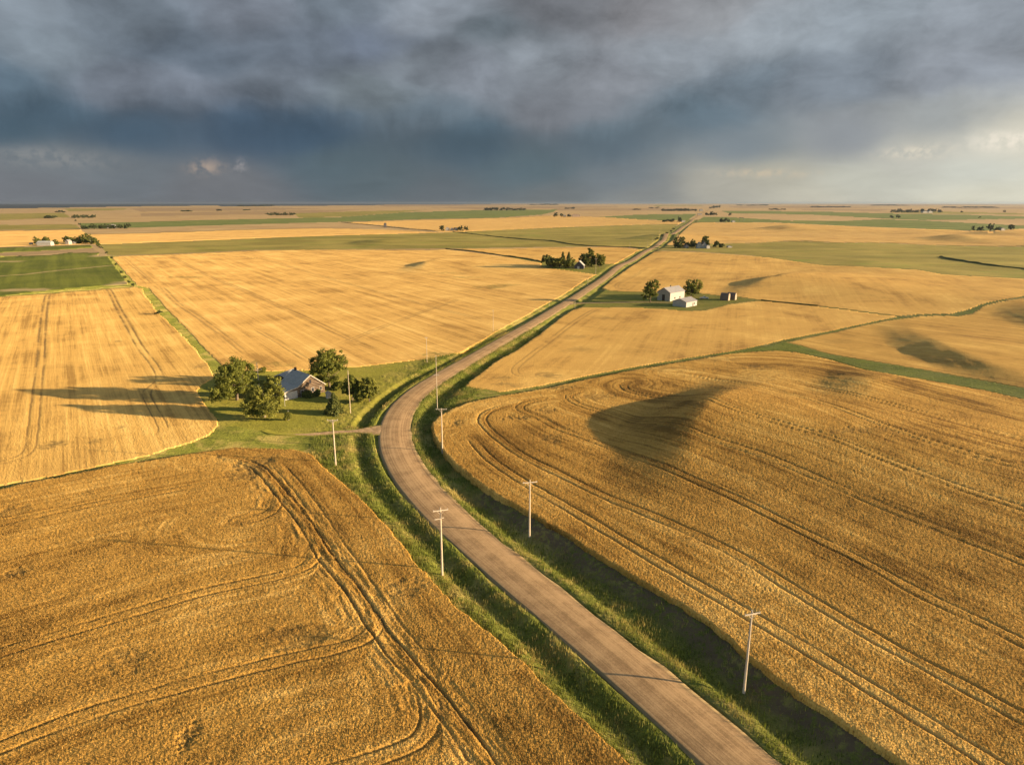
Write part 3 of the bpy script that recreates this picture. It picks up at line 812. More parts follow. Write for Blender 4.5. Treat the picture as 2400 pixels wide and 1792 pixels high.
# centre line of the road from its two edges
d_, _, _ = None, None, None
cl = []
hw = []
for p in RL[::2]:
    dd_ = np.hypot(RR[:, 0] - p[0], RR[:, 1] - p[1]); q = RR[dd_.argmin()]
    cl.append((p + q) / 2); hw.append(dd_.min() / 2)
cl = np.array(cl); hw = np.array(hw)
def sm1(a, n=9):
    k = np.ones(n) / n
    p_ = np.pad(a, (n // 2, n // 2), mode='edge'); return np.convolve(p_, k, 'valid')
w_ = 9
cl = np.stack([sm1(cl[:, 0], w_), sm1(cl[:, 1], w_)], 1); hw = np.clip(sm1(hw, 31), 3.6, 5.0)
road = lane_mesh('road', cl, hw, M['gravel'], 0.045, 18, 0.20, 0.6, 0.5)
tag(road, kind='structure')
sD = np.concatenate([[0], np.cumsum(np.linalg.norm(np.diff(DRIVE, axis=0), axis=1))])
hD = 1.35 + 3.2 * (1 - sstep(2.0, 9.0, sD)) - .5 * sstep(sD[-1] - 16, sD[-1], sD)
o = lane_mesh('path', DRIVE, hD, M['drive_dirt'], 0.07, 10, 0.03, 0.3, 0.5); tag(o, kind='structure')
o = lane_mesh('path', FARM_DRIVE, 1.7, M['dirt'], 0.07, 6, 0.03, 0.3, 0.5); tag(o, kind='structure')
o = lane_mesh('path', CROSS_TRACK, 2.4, M['dirt'], 0.07, 6, 0.03, 0.3, 0.5); tag(o, kind='structure')
# fan of gravel where the yard drive meets the road
# ------------------------------------------------------------------ tall grass on the verges (uncountable)
def blades(name, x, y, z, hmin, hmax, w, mat, lean=0.35):
    n = len(x)
    a = rng.random(n) * 2 * pi; h = hmin + (hmax - hmin) * rng.random(n) ** 1.5; ww = w * (0.6 + .8 * rng.random(n))
    la = rng.random(n) * 2 * pi; ln = lean * h * rng.random(n)
    V = np.empty((n, 3, 3), np.float32)
    V[:, 0] = np.stack([x - ww * np.cos(a), y - ww * np.sin(a), z - .05], 1)
    V[:, 1] = np.stack([x + ww * np.cos(a), y + ww * np.sin(a), z - .05], 1)
    V[:, 2] = np.stack([x + ln * np.cos(la), y + ln * np.sin(la), z + h], 1)
    me = mesh(name, V.reshape(-1, 3), np.arange(3 * n).reshape(-1, 3), mat)
    attr(me, 'tint', np.repeat(rng.random(n), 3))
    return link(name, me)


def tint_mat(name, a, b, c=None, transl=0.3, patch=None):
    m, t = new_mat(name)
    T = t.attr('tint')
    col = t.mix(T, a, b)
    if c is not None:
        n = t.noise(t.obj(), patch or 0.1, 4, 0.7, 0.6)
        col = t.mix(t.ramp(n, 0.48, 0.62), col, c)
    finish(t, col, 0.75, None, 0.25, 0.5, 0, transl)
    return m


M['blade'] = tint_mat('blade', (0.070, 0.088, 0.011), (0.22, 0.24, 0.032), (0.36, 0.27, 0.075))
M['straw'] = tint_mat('straw', (0.17, 0.090, 0.019), (0.50, 0.30, 0.080))
vm = np.zeros(len(X), bool); vm[near] = vergeb
gv = np.zeros(len(X), bool); gv[uq] = True
cand = np.nonzero(vm & gv & (np.hypot(X, Y) < 330))[0]
area = cell[cand] * np.hypot(X, Y)[cand] * 0.00105
pr_ = np.minimum(area * 16, 14) * (1 - .8 * so[cand])
rep = rng.poisson(pr_ * (0.35 + 1.3 * np.clip(vnoise(X[cand] / 2.5, Y[cand] / 2.5, 8) + .5, 0, 1)))
idx = np.repeat(cand, rep)
jit = (rng.random((len(idx), 2)) - .5) * cell[idx][:, None] * 1.6
big = 1 + np.hypot(X[idx], Y[idx]) / 260
o = blades('grass', X[idx] + jit[:, 0], Y[idx] + jit[:, 1], Z[idx], 0.12, 0.95, 0.055, M['blade'])
tag(o, 'tall green and dry grass growing along the road ditches', 'grass', kind='stuff')
print('verge blades', len(idx))
for key, (fo, x, y, z, tr_, wd_, cl_) in field_vert_info.items():
    r = np.hypot(x, y)
    n_ = rng.poisson(np.minimum(cl_ * r * 0.00105 * 32, 7) * (1 - sstep(120, 250, r)) * (1 - .85 * tr_) * (1 - .6 * wd_) * (0.55 + .9 * np.clip(vnoise(x / 3.1, y / 3.1, 66) + .5, 0, 1)))
    idx = np.repeat(np.arange(len(x)), n_)
    jit = (rng.random((len(idx), 2)) - .5) * cl_[idx][:, None] * 1.4
    hb = blades('wheat_heads', x[idx] + jit[:, 0], y[idx] + jit[:, 1], z[idx] - .06, 0.10, 0.34, 0.045, M['straw'], .5)
    hb.parent = fo; hb['kind'] = 'stuff'
    print('heads', key, len(idx))

# ------------------------------------------------------------------ trees
def leaf_cloud(C, Rr, n_per, size, rg, flat_=0.8, up=0.5):
    """n_per leaf-spray quads about each clump centre C with radius Rr"""
    k = len(C); n = k * n_per
    d = rg.normal(size=(n, 3)); d /= np.linalg.norm(d, axis=1)[:, None]
    rr = rg.random(n) ** 0.45
    c = np.repeat(C, n_per, 0); R = np.repeat(Rr, n_per)
    p = c + d * (rr * R)[:, None] * np.array([1, 1, flat_])
    nrm = d + rg.normal(size=(n, 3)) * 0.55 + np.array([0, 0, up * .6]); nrm /= np.linalg.norm(nrm, axis=1)[:, None]
    a = np.cross(nrm, rg.normal(size=(n, 3))); a /= np.linalg.norm(a, axis=1)[:, None] + 1e-9
    b = np.cross(nrm, a)
    s = size * (0.55 + 0.9 * rg.random(n))
    a = a * s[:, None]; b = b * (s * (0.5 + .5 * rg.random(n)))[:, None]
    V = np.stack([p - a * .9, p - b * .6 + a * .1, p + a, p + b * .7 - a * .1], 1)
    return V.reshape(-1, 3), np.repeat(rg.random(k), n_per).repeat(4) * .55 + rg.random(n).repeat(4) * .45


def crown_mesh(name, h, w, base, n_clump, n_per, leaf, mat, seed, kind='round', lobes=None):
    rg = np.random.default_rng(seed)
    ch = h - base
    if kind == 'spruce':
        k = n_clump; tt = (np.arange(k) + rg.random(k)) / k
        a = rg.random(k) * 2 * pi
        rr = (1 - tt) * w / 2 * (0.75 + .4 * rg.random(k)) * 0.75
        C = np.stack([rr * np.cos(a), rr * np.sin(a), base + tt * ch * .97], 1)
        Rr = w * 0.13 * (1.15 - .75 * tt)
    else:
        if lobes is None:
            nl = rg.integers(4, 7)
            lobes = [(0, 0, 0.55, 0.75)]
            for i in range(nl):
                a = 2 * pi * (i + rg.random() * .7) / nl
                lobes.append((0.28 * cos(a), 0.28 * sin(a), 0.28 + 0.5 * rg.random(), 0.42 + 0.22 * rg.random()))
        C = []
        Rr = []
        wt = np.array([l[3] ** 2 for l in lobes]); wt /= wt.sum()
        for i in range(n_clump):
            lx, ly, lz, lr = lobes[rg.choice(len(lobes), p=wt)]
            d = rg.normal(size=3); d /= np.linalg.norm(d)
            if d[2] < -0.5: d[2] *= 0.4
            q = 0.55 + 0.45 * rg.random() ** .5
            C.append((w * (lx + d[0] * lr * q * .5), w * (ly + d[1] * lr * q * .5), base + ch * lz + d[2] * lr * q * .5 * min(ch, w * 1.1)))
            Rr.append(w * 0.075 * (0.7 + .9 * rg.random()))
        C = np.array(C); Rr = np.array(Rr)
        lo = C[:, 2].min(); hi = C[:, 2].max()
        C[:, 2] = base + 0.06 * ch + (C[:, 2] - lo) / (hi - lo) * ch * 0.9
    V, tint = leaf_cloud(C, Rr, n_per, leaf, rg)
    me = mesh(name, V, np.arange(len(V)).reshape(-1, 4), mat)
    attr(me, 'tint', tint)
    return me


def trunk_mesh(name, h, base, r, mat, seed, w, limbs=6):
    rg = np.random.default_rng(seed + 500)
    b = MB()
    z = [-.3, base * .5, base, base + (h - base) * .4, base + (h - base) * .75]
    x = [0, .1 * r, rg.normal() * r * .8, rg.normal() * r * 1.5, rg.normal() * r * 2]
    y = [0, 0, rg.normal() * r * .8, rg.normal() * r * 1.5, rg.normal() * r * 2]
    rad_ = [r * 1.35, r, r * .85, r * .5, r * .2]
    for i in range(4): b.tube((x[i], y[i], z[i]), (x[i + 1], y[i + 1], z[i + 1]), rad_[i], rad_[i + 1], 7)
    for i in range(limbs):
        a = 2 * pi * (i + rg.random()) / limbs
        z0 = base * (.8 + .3 * rg.random()) + (h - base) * .3 * rg.random()
        L = w * (.25 + .15 * rg.random())
        b.tube((0, 0, z0), (L * cos(a), L * sin(a), z0 + L * (.6 + .6 * rg.random())), r * .45, r * .1, 5)
    return b.mesh(name, mat)


M['bark'] = simple_mat('bark', (0.16, 0.12, 0.08), 0.9, 0.4, 4, 0.1, stretch=(1, 1, .2))
M['leaf_a'] = tint_mat('leaf_a', (0.045, 0.058, 0.008), (0.21, 0.21, 0.028), transl=0.3)
M['leaf_b'] = tint_mat('leaf_b', (0.065, 0.075, 0.011), (0.26, 0.245, 0.038), transl=0.3)
M['leaf_dark'] = tint_mat('leaf_dark', (0.034, 0.046, 0.010), (0.14, 0.145, 0.026), transl=0.2)
M['leaf_far'] = tint_mat('leaf_far', (0.025, 0.038, 0.014), (0.070, 0.082, 0.026), transl=0.2)


def px_height(px, base_py, top_py):
    X1, Y1, z1 = at1(px, base_py)
    # height whose top lands on top_py
    lo, hi = 0.2, 40
    for _ in range(40):
        m_ = (lo + hi) / 2
        _, yy = proj(X1, Y1, z1 + m_)
        if yy > top_py: lo = m_
        else: hi = m_
    return X1, Y1, z1, lo


def px_per_m(X1, Y1, z1=0):
    return FPX / (Y1 * CT + (CAM_H - z1) * ST)


_tree_n = [0]


def tree(px, base, top, wpx, label, group=None, mat='leaf_a', kind='round', base_frac=.18, detail=2, name='tree', cat='tree', lobes=None, trunk=True, seed=None):
    X1, Y1, z1, h = px_height(px, base, top)
    w = wpx / px_per_m(X1, Y1, z1)
    _tree_n[0] += 1
    sd = seed or 100 + _tree_n[0]
    nc, npr, lf = {3: (260, 70, 0.28), 2: (150, 40, 0.42), 1: (150, 26, 0.62), 0: (34, 12, .9)}[detail]
    root = empty(name, (X1, Y1, z1), (sd * 1.7) % 6.28, label, cat, group)
    link('crown', crown_mesh('crown', h, w, h * base_frac, nc, npr, lf * (w / 11) ** .5 * (1 if detail > 1 else 1.1), M[mat], sd, kind, lobes), root)
    if trunk: link('trunk', trunk_mesh('trunk', h, h * max(base_frac, .12), max(.09, w * .032), M['bark'], sd, w), root)
    return root


# the yard of the old brown farmhouse
tree(556, 937, 836, 104, 'tallest broad tree casting the longest shadow left of the brown farmhouse', None, 'leaf_a', base_frac=.07, detail=3,
     lobes=[(-.22, 0, .62, .6), (.22, .05, .66, .58), (0, -.1, .45, .6), (-.3, 0, .3, .42), (.3, -.1, .32, .45), (.05, .1, .85, .35)], seed=21)
tree(620, 977, 880, 90, 'leafy tree with a pale trunk standing in front of the farmhouse garage', None, 'leaf_b', base_frac=.07, detail=3, seed=33)
tree(772, 906, 817, 82, 'upright tree just right of the brown farmhouse gable', None, 'leaf_a', base_frac=.06, detail=3, seed=45)
tree(826, 938, 880, 50, 'small dark leaning tree beside the bare pole in the yard', None, 'leaf_a', base_frac=.2, detail=2, seed=52)
tree(866, 941, 886, 42, 'small thin yellow-green tree nearest the road ditch', None, 'leaf_b', base_frac=.25, detail=1, seed=57)
tree(784, 969, 920, 50, 'dark bushy spruce on the lawn in front of the farmhouse', None, 'leaf_dark', 'spruce', .02, 2, name='spruce_tree', seed=61)
tree(724, 931, 916, 28, 'dark shrub against the log wall of the farmhouse', None, 'leaf_dark', 'round', .0, 1, name='shrub', cat='shrub', trunk=False, seed=63)
tree(742, 928, 914, 18, 'low shrub by the right corner of the farmhouse log wall', None, 'leaf_dark', 'round', .0, 1, name='shrub', cat='shrub', trunk=False, seed=64)
tree(675, 985, 966, 17, 'tiny sapling tied to a white stake on the lawn', None, 'leaf_b', 'round', .1, 1, name='sapling', seed=65)
tree(615, 872, 861, 16, 'small bush at the wheat edge behind the farmhouse shed', None, 'leaf_b', 'round', .0, 1, name='shrub', cat='shrub', trunk=False, seed=66)
tree(792, 912, 893, 26, 'low shrub at the foot of the upright tree right of the gable', None, 'leaf_a', 'round', .0, 1, name='shrub', cat='shrub', trunk=False, seed=67)
tree(845, 944, 912, 26, 'loose bush between the two small yard trees', None, 'leaf_b', 'round', .02, 1, name='shrub', cat='shrub', trunk=False, seed=68)
tree(640, 962, 938, 30, 'low growth under the leafy tree in front of the garage', None, 'leaf_a', 'round', .0, 1, name='shrub', cat='shrub', trunk=False, seed=69)
# the white barn farm
tree(1524, 709, 655, 40, 'leafy tree left of the big white barn', None, 'leaf_a', base_frac=.12, detail=2, seed=71)
tree(1620, 696, 653, 44, 'open-crowned tree right behind the big white barn', None, 'leaf_a', base_frac=.1, detail=2, seed=74)
# roadside clump
G_ = 'trees of the roadside homestead left of the road'
for (px, b, tp, w, mt, kd, lab) in [
    (1292, 627, 597, 42, 'leaf_dark', 'round', 'wide dark bush at the left end of the roadside tree clump'),
    (1319, 614, 590, 16, 'leaf_dark', 'spruce', 'left one of two dark pointed spruces in the roadside clump'),
    (1333, 614, 590, 15, 'leaf_dark', 'spruce', 'right one of two dark pointed spruces in the roadside clump'),
    (1312, 628, 602, 26, 'leaf_b', 'round', 'olive bush low in the middle of the roadside clump'),
    (1333, 629, 604, 26, 'leaf_b', 'round', 'grey green bush touching the white gabled roadside home'),
    (1367, 625, 594, 24, 'leaf_dark', 'round', 'dark tree just right of the white gabled roadside home'),
    (1387, 625, 581, 26, 'leaf_a', 'round', 'tallest tree of the roadside clump'),
    (1405, 626, 594, 26, 'leaf_a', 'round', 'rightmost tree of the roadside clump nearest the road'),
    (1376, 626, 604, 22, 'leaf_b', 'round', 'low olive bush under the tallest roadside tree')]:
    tree(px, b, tp, w, lab, G_, mt, kd, .08, 1, name='spruce_tree' if kd == 'spruce' else 'tree')
G_ = 'trees of the white farmhouse right of the road'
for (px, b, tp, w, lab) in [
    (1590, 581, 555, 26, 'round tree at the road end of the white farmhouse yard'),
    (1624, 581, 560, 17, 'tree directly left of the white farmhouse'),
    (1653, 577, 553, 21, 'tallest tree rising behind the white farmhouse'),
    (1678, 579, 564, 14, 'tree right of the white farmhouse and its garage'),
    (1690, 580, 571, 12, 'low shrub at the pasture end of the white farmhouse yard'),
    (1609, 580, 567, 12, 'dark tree half hidden between two yard trees')]:
    tree(px, b, tp, w, lab, G_, 'leaf_dark', 'round', .05, 1)
G_ = 'trees of the long white barn farm'
for (px, b, tp, w, lab) in [
    (88, 573, 553, 14, 'pale tree left of the long white barn'), (108, 570, 555, 16, 'round dark tree behind the long white barn'),
    (131, 574, 561, 13, 'bush at the right end of the long white barn'), (161, 568, 554, 22, 'dark tree behind the small white farm buildings'),
    (186, 571, 555, 20, 'olive trees edge bush beside the track'), (202, 571, 546, 24, 'biggest tree by the track at the far left farm'),
    (222, 572, 556, 18, 'tree right of the track at the far left farm'), (231, 577, 569, 10, 'low bush by the track bend at the far left farm'), (173, 570, 561, 12, 'small tree between the white sheds of the far left farm')]:
    tree(px, b, tp, w, lab, G_, 'leaf_dark', 'round', .05, 1)

# far trees share a few crowns and trunks
FARC = [crown_mesh('crown', 1, 1 * q, .04, 36, 12, .125, M['leaf_far'], 900 + i) for i, q in enumerate((1.0, .85, 1.15, .95))]
FART = [trunk_mesh('trunk', 1, .12, .035, M['bark'], 950, 1, 4)]


def far_tree(px, base, top, wpx, label, group):
    X1, Y1, z1, h = px_height(px, base, top)
    w = wpx / px_per_m(X1, Y1, z1)
    _tree_n[0] += 1
    i = _tree_n[0] % 4
    root = empty('tree', (X1, Y1, z1), (_tree_n[0] * 2.1) % 6.28, label, 'tree', group)
    c = link('crown', FARC[i], root); c.scale = (w, w, h)
    tr = link('trunk', FART[0], root); tr.scale = (w, w, h)


def row(x0, x1, b0, b1, hmin, hmax, n, label, group, wf=1.5):
    for i in range(n):
        f = (i + .5) / n
        px = x0 + (x1 - x0) * f + rng.normal() * (x1 - x0) / n * .18
        b = b0 + (b1 - b0) * f
        hh = hmin + (hmax - hmin) * rng.random()
        far_tree(px, b, b - hh, (x1 - x0) / n * wf * (.8 + .4 * rng.random()), label, group)


row(192, 305, 537, 535.5, 8, 13, 15, 'dark tree of the windbreak around the red-lit house far left', 'windbreak trees far left')
row(168, 222, 511.5, 510.5, 4, 8, 8, 'grey green tree of the short row beyond the left track', 'short tree row beyond the left track')
row(103, 132, 511.5, 511.5, 3, 7, 4, 'tree of the little group left of the far track', 'little tree group left of the far track')
row(132, 152, 498, 498, 3, 5, 3, 'tiny tree at the far end of the left track', 'tiny trees at the far end of the left track')
row(626, 692, 505, 504.5, 4, 8, 9, 'dark tree of the grove above the long green strip', 'grove above the long green strip')
row(425, 448, 496, 496, 3, 5, 4, 'tiny tree of the cluster near the dark horizon band', 'tiny cluster near the dark horizon band')
row(508, 519, 494.5, 494.5, 3, 5, 2, 'tiny tree right of the horizon cluster', 'pair right of the horizon cluster')
row(570, 588, 493.5, 493, 2, 3.5, 3, 'tiny low tree near the left horizon', 'low trees near the left horizon')
row(1134, 1232, 493, 493, 4, 8, 13, 'dark tree of the long grove at middle horizon', 'long grove at middle horizon')
row(1325, 1347, 489.5, 489.5, 2.5, 4.5, 4, 'tiny tree of the clump right of the long grove', 'clump right of the long grove')
row(1483, 1501, 492, 492, 2, 4, 3, 'tiny tree left of the far roadside grove', 'tiny trees left of the far roadside grove')
row(1520, 1543, 488, 488, 2, 4, 3, 'tiny tree at horizon left of the road end', 'horizon trees left of the road end')
row(1550, 1631, 495, 494.5, 4, 6.5, 10, 'grey tree of the far roadside grove', 'far roadside grove')
row(1553, 1581, 520, 520, 5, 8, 4, 'tree of the low clump left of the far road', 'low clump left of the far road')
far_tree(1592, 520, 507, 12, 'round single tree by the far road at its left', 'single roadside trees')
row(1652, 1679, 504.5, 504.5, 4, 7.5, 5, 'tree of the clump right of the far road', 'clump right of the far road')
far_tree(1667, 504.5, 495.5, 9, 'highest tree of the clump right of the far road', 'single roadside trees')
row(1683, 1711, 520.5, 520.5, 6, 10.5, 4, 'dark tree of the clump at the far green field edge', 'clump at the far green field edge')
far_tree(1711, 505.5, 499, 8, 'lone small tree in the far wheat right of road', 'single roadside trees')
row(1662, 1688, 489, 486, 3, 6, 5, 'tree lining the far road near the horizon', 'trees lining the far road near horizon')
row(1804, 1841, 492, 492, 2.5, 4, 6, 'tree of the thin hedge row at right horizon', 'thin hedge row at right horizon')
row(2088, 2203, 498, 498, 4.5, 9.5, 14, 'dark tree of the grove round far white sheds', 'grove round far white sheds')
far_tree(2089, 511, 504.5, 8, 'smaller of two lone trees in the far green field', 'two lone trees in the far green field')
far_tree(2105, 511, 503.5, 12, 'larger of two lone trees in the far green field', 'two lone trees in the far green field')
for (px, b, tp, w, lab) in [(2280, 540, 530, 9, 'slim tree at the left end of the far right homestead'), (2298, 540.5, 530, 17, 'wide tree of the far right homestead'), (2320, 540.5, 524, 14, 'tallest tree of the far right homestead'),
                            (2337, 541.5, 532, 15, 'tree beside the pale shed of the far right homestead'), (2369, 538.5, 527, 17, 'round tree standing apart at the far right homestead')]:
    far_tree(px, b, tp, w, lab, 'trees of the far right homestead')
far_tree(2254, 498, 494, 7, 'lone tree right of the far white shed grove', 'lone trees at right horizon')
far_tree(2296, 511, 507.5, 5, 'tiny lone tree in the far right green field', 'lone trees at right horizon')
far_tree(2354, 497.5, 492.5, 7, 'lone tree at the far right horizon', 'lone trees at right horizon')
row(1900, 1990, 486, 486, 2, 3.5, 7, 'hazy tree of the horizon belt right of the road', 'horizon belt right of the road')
row(2210, 2330, 487, 487, 2, 3.5, 8, 'hazy tree of the right horizon belt', 'right horizon belt')
row(1730, 1800, 482, 482, 1.5, 3, 6, 'pale hazy tree at horizon right of the road end', 'pale hazy trees right of the road end')
row(1240, 1310, 480.5, 480.5, 1.5, 3, 6, 'hazy tree on the middle horizon line', 'hazy trees on the middle horizon line')
row(560, 640, 484, 483, 2, 3.5, 6, 'dusky tree below the dark left horizon', 'dusky trees below the left horizon')
row(2040, 2120, 482, 482, 1.5, 2.8, 6, 'faint tree on the right horizon line', 'faint trees on the right horizon line')
far_tree(1067, 540.5, 533.5, 9, 'small tree between the three small white homes', 'trees of the three white homes')
far_tree(1036, 541, 529, 15, 'round tree left of the three small white homes', 'trees of the three white homes')
far_tree(1079, 541, 529, 17, 'wide tree right of the three small white homes', 'trees of the three white homes')
far_tree(1092, 540.5, 530, 11, 'narrow tree at the right end of the three white homes', 'trees of the three white homes')
far_tree(1302, 508.5, 498, 11, 'round tree left of the far brown shed', 'trees of the far brown shed')
far_tree(1316, 508, 501, 10, 'small tree between round tree and far brown shed', 'trees of the far brown shed')
far_tree(1334, 508, 501, 12, 'tree touching the far brown shed', 'trees of the far brown shed')
# shrubs along the left field track and the far ditch
for (px, b, tp, w) in [(372, 737, 727, 14), (262, 606, 600, 8), (272, 622, 616, 7), (284, 640, 633, 9), (293, 652, 646, 8), (303, 663, 657, 8), (312, 670, 664, 10), (250, 594, 589, 8), (236, 582, 577, 10), (213, 560, 554, 8), (187, 528, 523, 7), (178, 518, 514, 6)]:
    far_tree(px, b, tp, w, 'low scrub bush along the grassy left field track', 'scrub bushes along the left field track')
for (px, b, tp, w) in [(1540, 562, 556, 9), (1552, 556, 550, 9), (1563, 549, 544, 8), (1572, 543, 539, 7), (1578, 538, 534, 6)]:
    far_tree(px, b, tp, w, 'low bush on the left bank of the straight road', 'bushes on the left bank of the straight road')

# ------------------------------------------------------------------ power poles
M['pole_wood'] = simple_mat('pole_wood', (0.48, 0.38, 0.27), 0.85, 0.3, 2.0, 0.15, stretch=(6, 6, .5), bumpd=.02)
M['arm_wood'] = simple_mat('arm_wood', (0.52, 0.43, 0.32), 0.85, 0.3, 2.0, 0.15)
M['dark_steel'] = simple_mat('dark_steel', (0.06, 0.055, 0.05), 0.6, .3, 5)
M['insul'] = simple_mat('insul', (0.42, 0.38, 0.33), 0.3, .1, 5, .5)


def pole(px, base, top, label, arm=1.25, arm_rot=0.25, lower=False, pins=False, drop=0.45, armpy=None, thin=False):
    X1, Y1, z1, h = px_height(px, base, top)
    z1 -= 0.2; h += .2
    root = empty('power_pole', (X1, Y1, z1), arm_rot, label, 'power pole', 'power poles along the road')
    r0 = 0.10 if thin else 0.165
    MB().tube((0, 0, -.3), (0, 0, h), r0 * 1.15, r0 * .72, 10).build('post', M['pole_wood'], root)
    if arm:
        az_ = h - drop
        if armpy:
            _, _, _, hh = px_height(px, base, armpy); az_ = hh
        b = MB(); b.box(-arm, arm, -.20, -.09, az_ - .07, az_ + .07)
        a = b.build('crossarm', M['arm_wood'], root)
        for sx_ in (-.92, .0, .92) if not pins else (-.97, .97):
            bb = MB(); hh = .30 if pins else .18
            bb.tube((arm * sx_, -.145, az_ + .06), (arm * sx_, -.145, az_ + .06 + hh), .05, .04, 6).build('insulator', M['insul'], a)
        if not thin:
            br = MB()
            for s_ in (-1, 1): br.tube((s_ * arm * .55, -.12, az_ - .05), (0, -.10, az_ - .75), .025, .025, 5)
            br.build('brace', M['arm_wood'], root)
    if lower:
        b = MB(); b.box(-1.05, .1, -.18, -.08, h - 1.98, h - 1.87); b.box(.1, .5, -.18, -.08, h - 1.85, h - 1.74)
        b.build('lower_crossarm', M['arm_wood'], root)
        b = MB(); b.tube((-.3, -.15, h - .55), (.18, -.2, h - .95), .03); b.tube((.18, -.2, h - .95), (.2, -.2, h - 1.7), .03)
        b.build('cable', M['dark_steel'], root)
    return root


pole(1036.5, 1345, 1189, 'wooden power pole with two crossarms at the left road edge', 1.25, .30, lower=True)
pole(1744, 1615, 1429, 'nearest tall power pole with one crossarm at the right ditch', 1.1, .28)
pole(1241, 1252, 1124, 'pale power pole between right ditch and wheat', 1.35, .22)
pole(787, 1091, 983, 'pale power pole with upturned pins by the yard drive', 1.2, .02, pins=True, drop=.15)
pole(1037, 1058, 957, 'power pole in the wheat at the inside of the bend', 1.35, 0, drop=.15)
pole(1025, 954, 832, 'very tall thin power pole right of the bend', .8, 0, armpy=877, thin=True)
pole(821.5, 968, 867, 'bare pole without crossarm in the farmhouse yard', 0, 0, thin=True)
pole(607, 905, 849, 'pole with a dark crossarm behind the garage tree', 1.5, -.1, drop=2.4)
pole(1001, 850, 790, 'thin power pole at the wheat edge above the yard', .55, .1, thin=True, drop=.2)
pole(1156, 776, 727, 'thin power pole in the wheat beside the straight road', .3, 0, thin=True, drop=.1)
for (px, b, tp, arm, lab) in [(1347.5, 720, 704, 0, 'short post at the white barn turn-off'), (1377.5, 669, 651, .35, 'short pole just above the white barn turn-off'),
                              (1396, 643, 606, 1.1, 'power pole in front of the roadside homestead'), (1463, 613, 605, 0, 'small post on the verge above the homestead'),
                              (1476, 583, 569, .4, 'leftmost of the thin poles at the far ditch line'), (1499, 580, 568, .4, 'second of the thin poles at the far ditch line'),
                              (1517, 577, 567, .4, 'third of the thin poles at the far ditch line'), (1529, 575, 554, .5, 'tall thin pole left of the far road rise'),
                              (1544, 584, 536, .7, 'very tall pole right of the far crossing'), (1287, 716, 704, 0, 'low post at the wheat corner before the turn-off')]:
    pole(px, b, tp, lab, arm, .1, thin=True, drop=.25)

# ------------------------------------------------------------------ buildings
def wave_wall(name, col, freq=5.0, axis='X'):
    m, t = new_mat(name)
    P = t.obj()
    n = t.noise(P, 1.2, 4, .7)
    w = t.new('ShaderNodeTexWave'); w.wave_type = 'BANDS'; w.bands_direction = axis; w.inputs['Scale'].default_value = freq; t.l.new(P, w.inputs['Vector'])
    c = t.mix(t.ramp(n, .3, .75), tuple(x * .75 for x in col), col)
    finish(t, c, .55, t.bump(w.outputs['Fac'], .35, .04), .3, .3)
    return m


M['metal_blue'] = wave_wall('metal_blue', (0.33, 0.32, 0.29), 2.2, 'Y')
M['metal_grey'] = wave_wall('metal_grey', (0.27, 0.25, 0.24), 2.2, 'Y')
M['white_wall'] = wave_wall('white_wall', (0.34, 0.31, 0.27), 1.5, 'Y')
M['white_paint'] = simple_mat('white_paint', (0.42, 0.38, 0.33), .6, .15, 2)
M['trim'] = simple_mat('trim', (0.40, 0.33, 0.25), .7, .15, 2)
M['dark_glass'] = simple_mat('dark_glass', (0.03, 0.03, 0.035), .15, .1, 1, .6)
M['dark_open'] = simple_mat('dark_open', (0.05, 0.035, 0.025), .8, .2, 1)
M['dark_roof'] = simple_mat('dark_roof', (0.07, 0.06, 0.06), .8, .3, 2)
m, t = new_mat('log_wall')
P = t.obj()
lg = t.noise(t.scaled(P, (.30, .30, 2.0)), 1.0, 3, .75)
ch = t.new('ShaderNodeTexWave'); ch.wave_type = 'BANDS'; ch.bands_direction = 'Z'; ch.inputs['Scale'].default_value = .60; ch.inputs['Distortion'].default_value = 3.5; ch.inputs['Detail'].default_value = 2; t.l.new(P, ch.inputs['Vector'])
c = t.mix(t.ramp(lg, .35, .65), (0.045, 0.027, 0.016), (0.15, 0.09, 0.05))
c = t.mix(t.math('MULTIPLY', t.ramp(ch.outputs['Fac'], .66, .90), .6), c, (0.36, 0.29, 0.21))
finish(t, c, .9, t.bump(ch.outputs['Fac'], .6, .06), .1)
M['log_wall'] = m


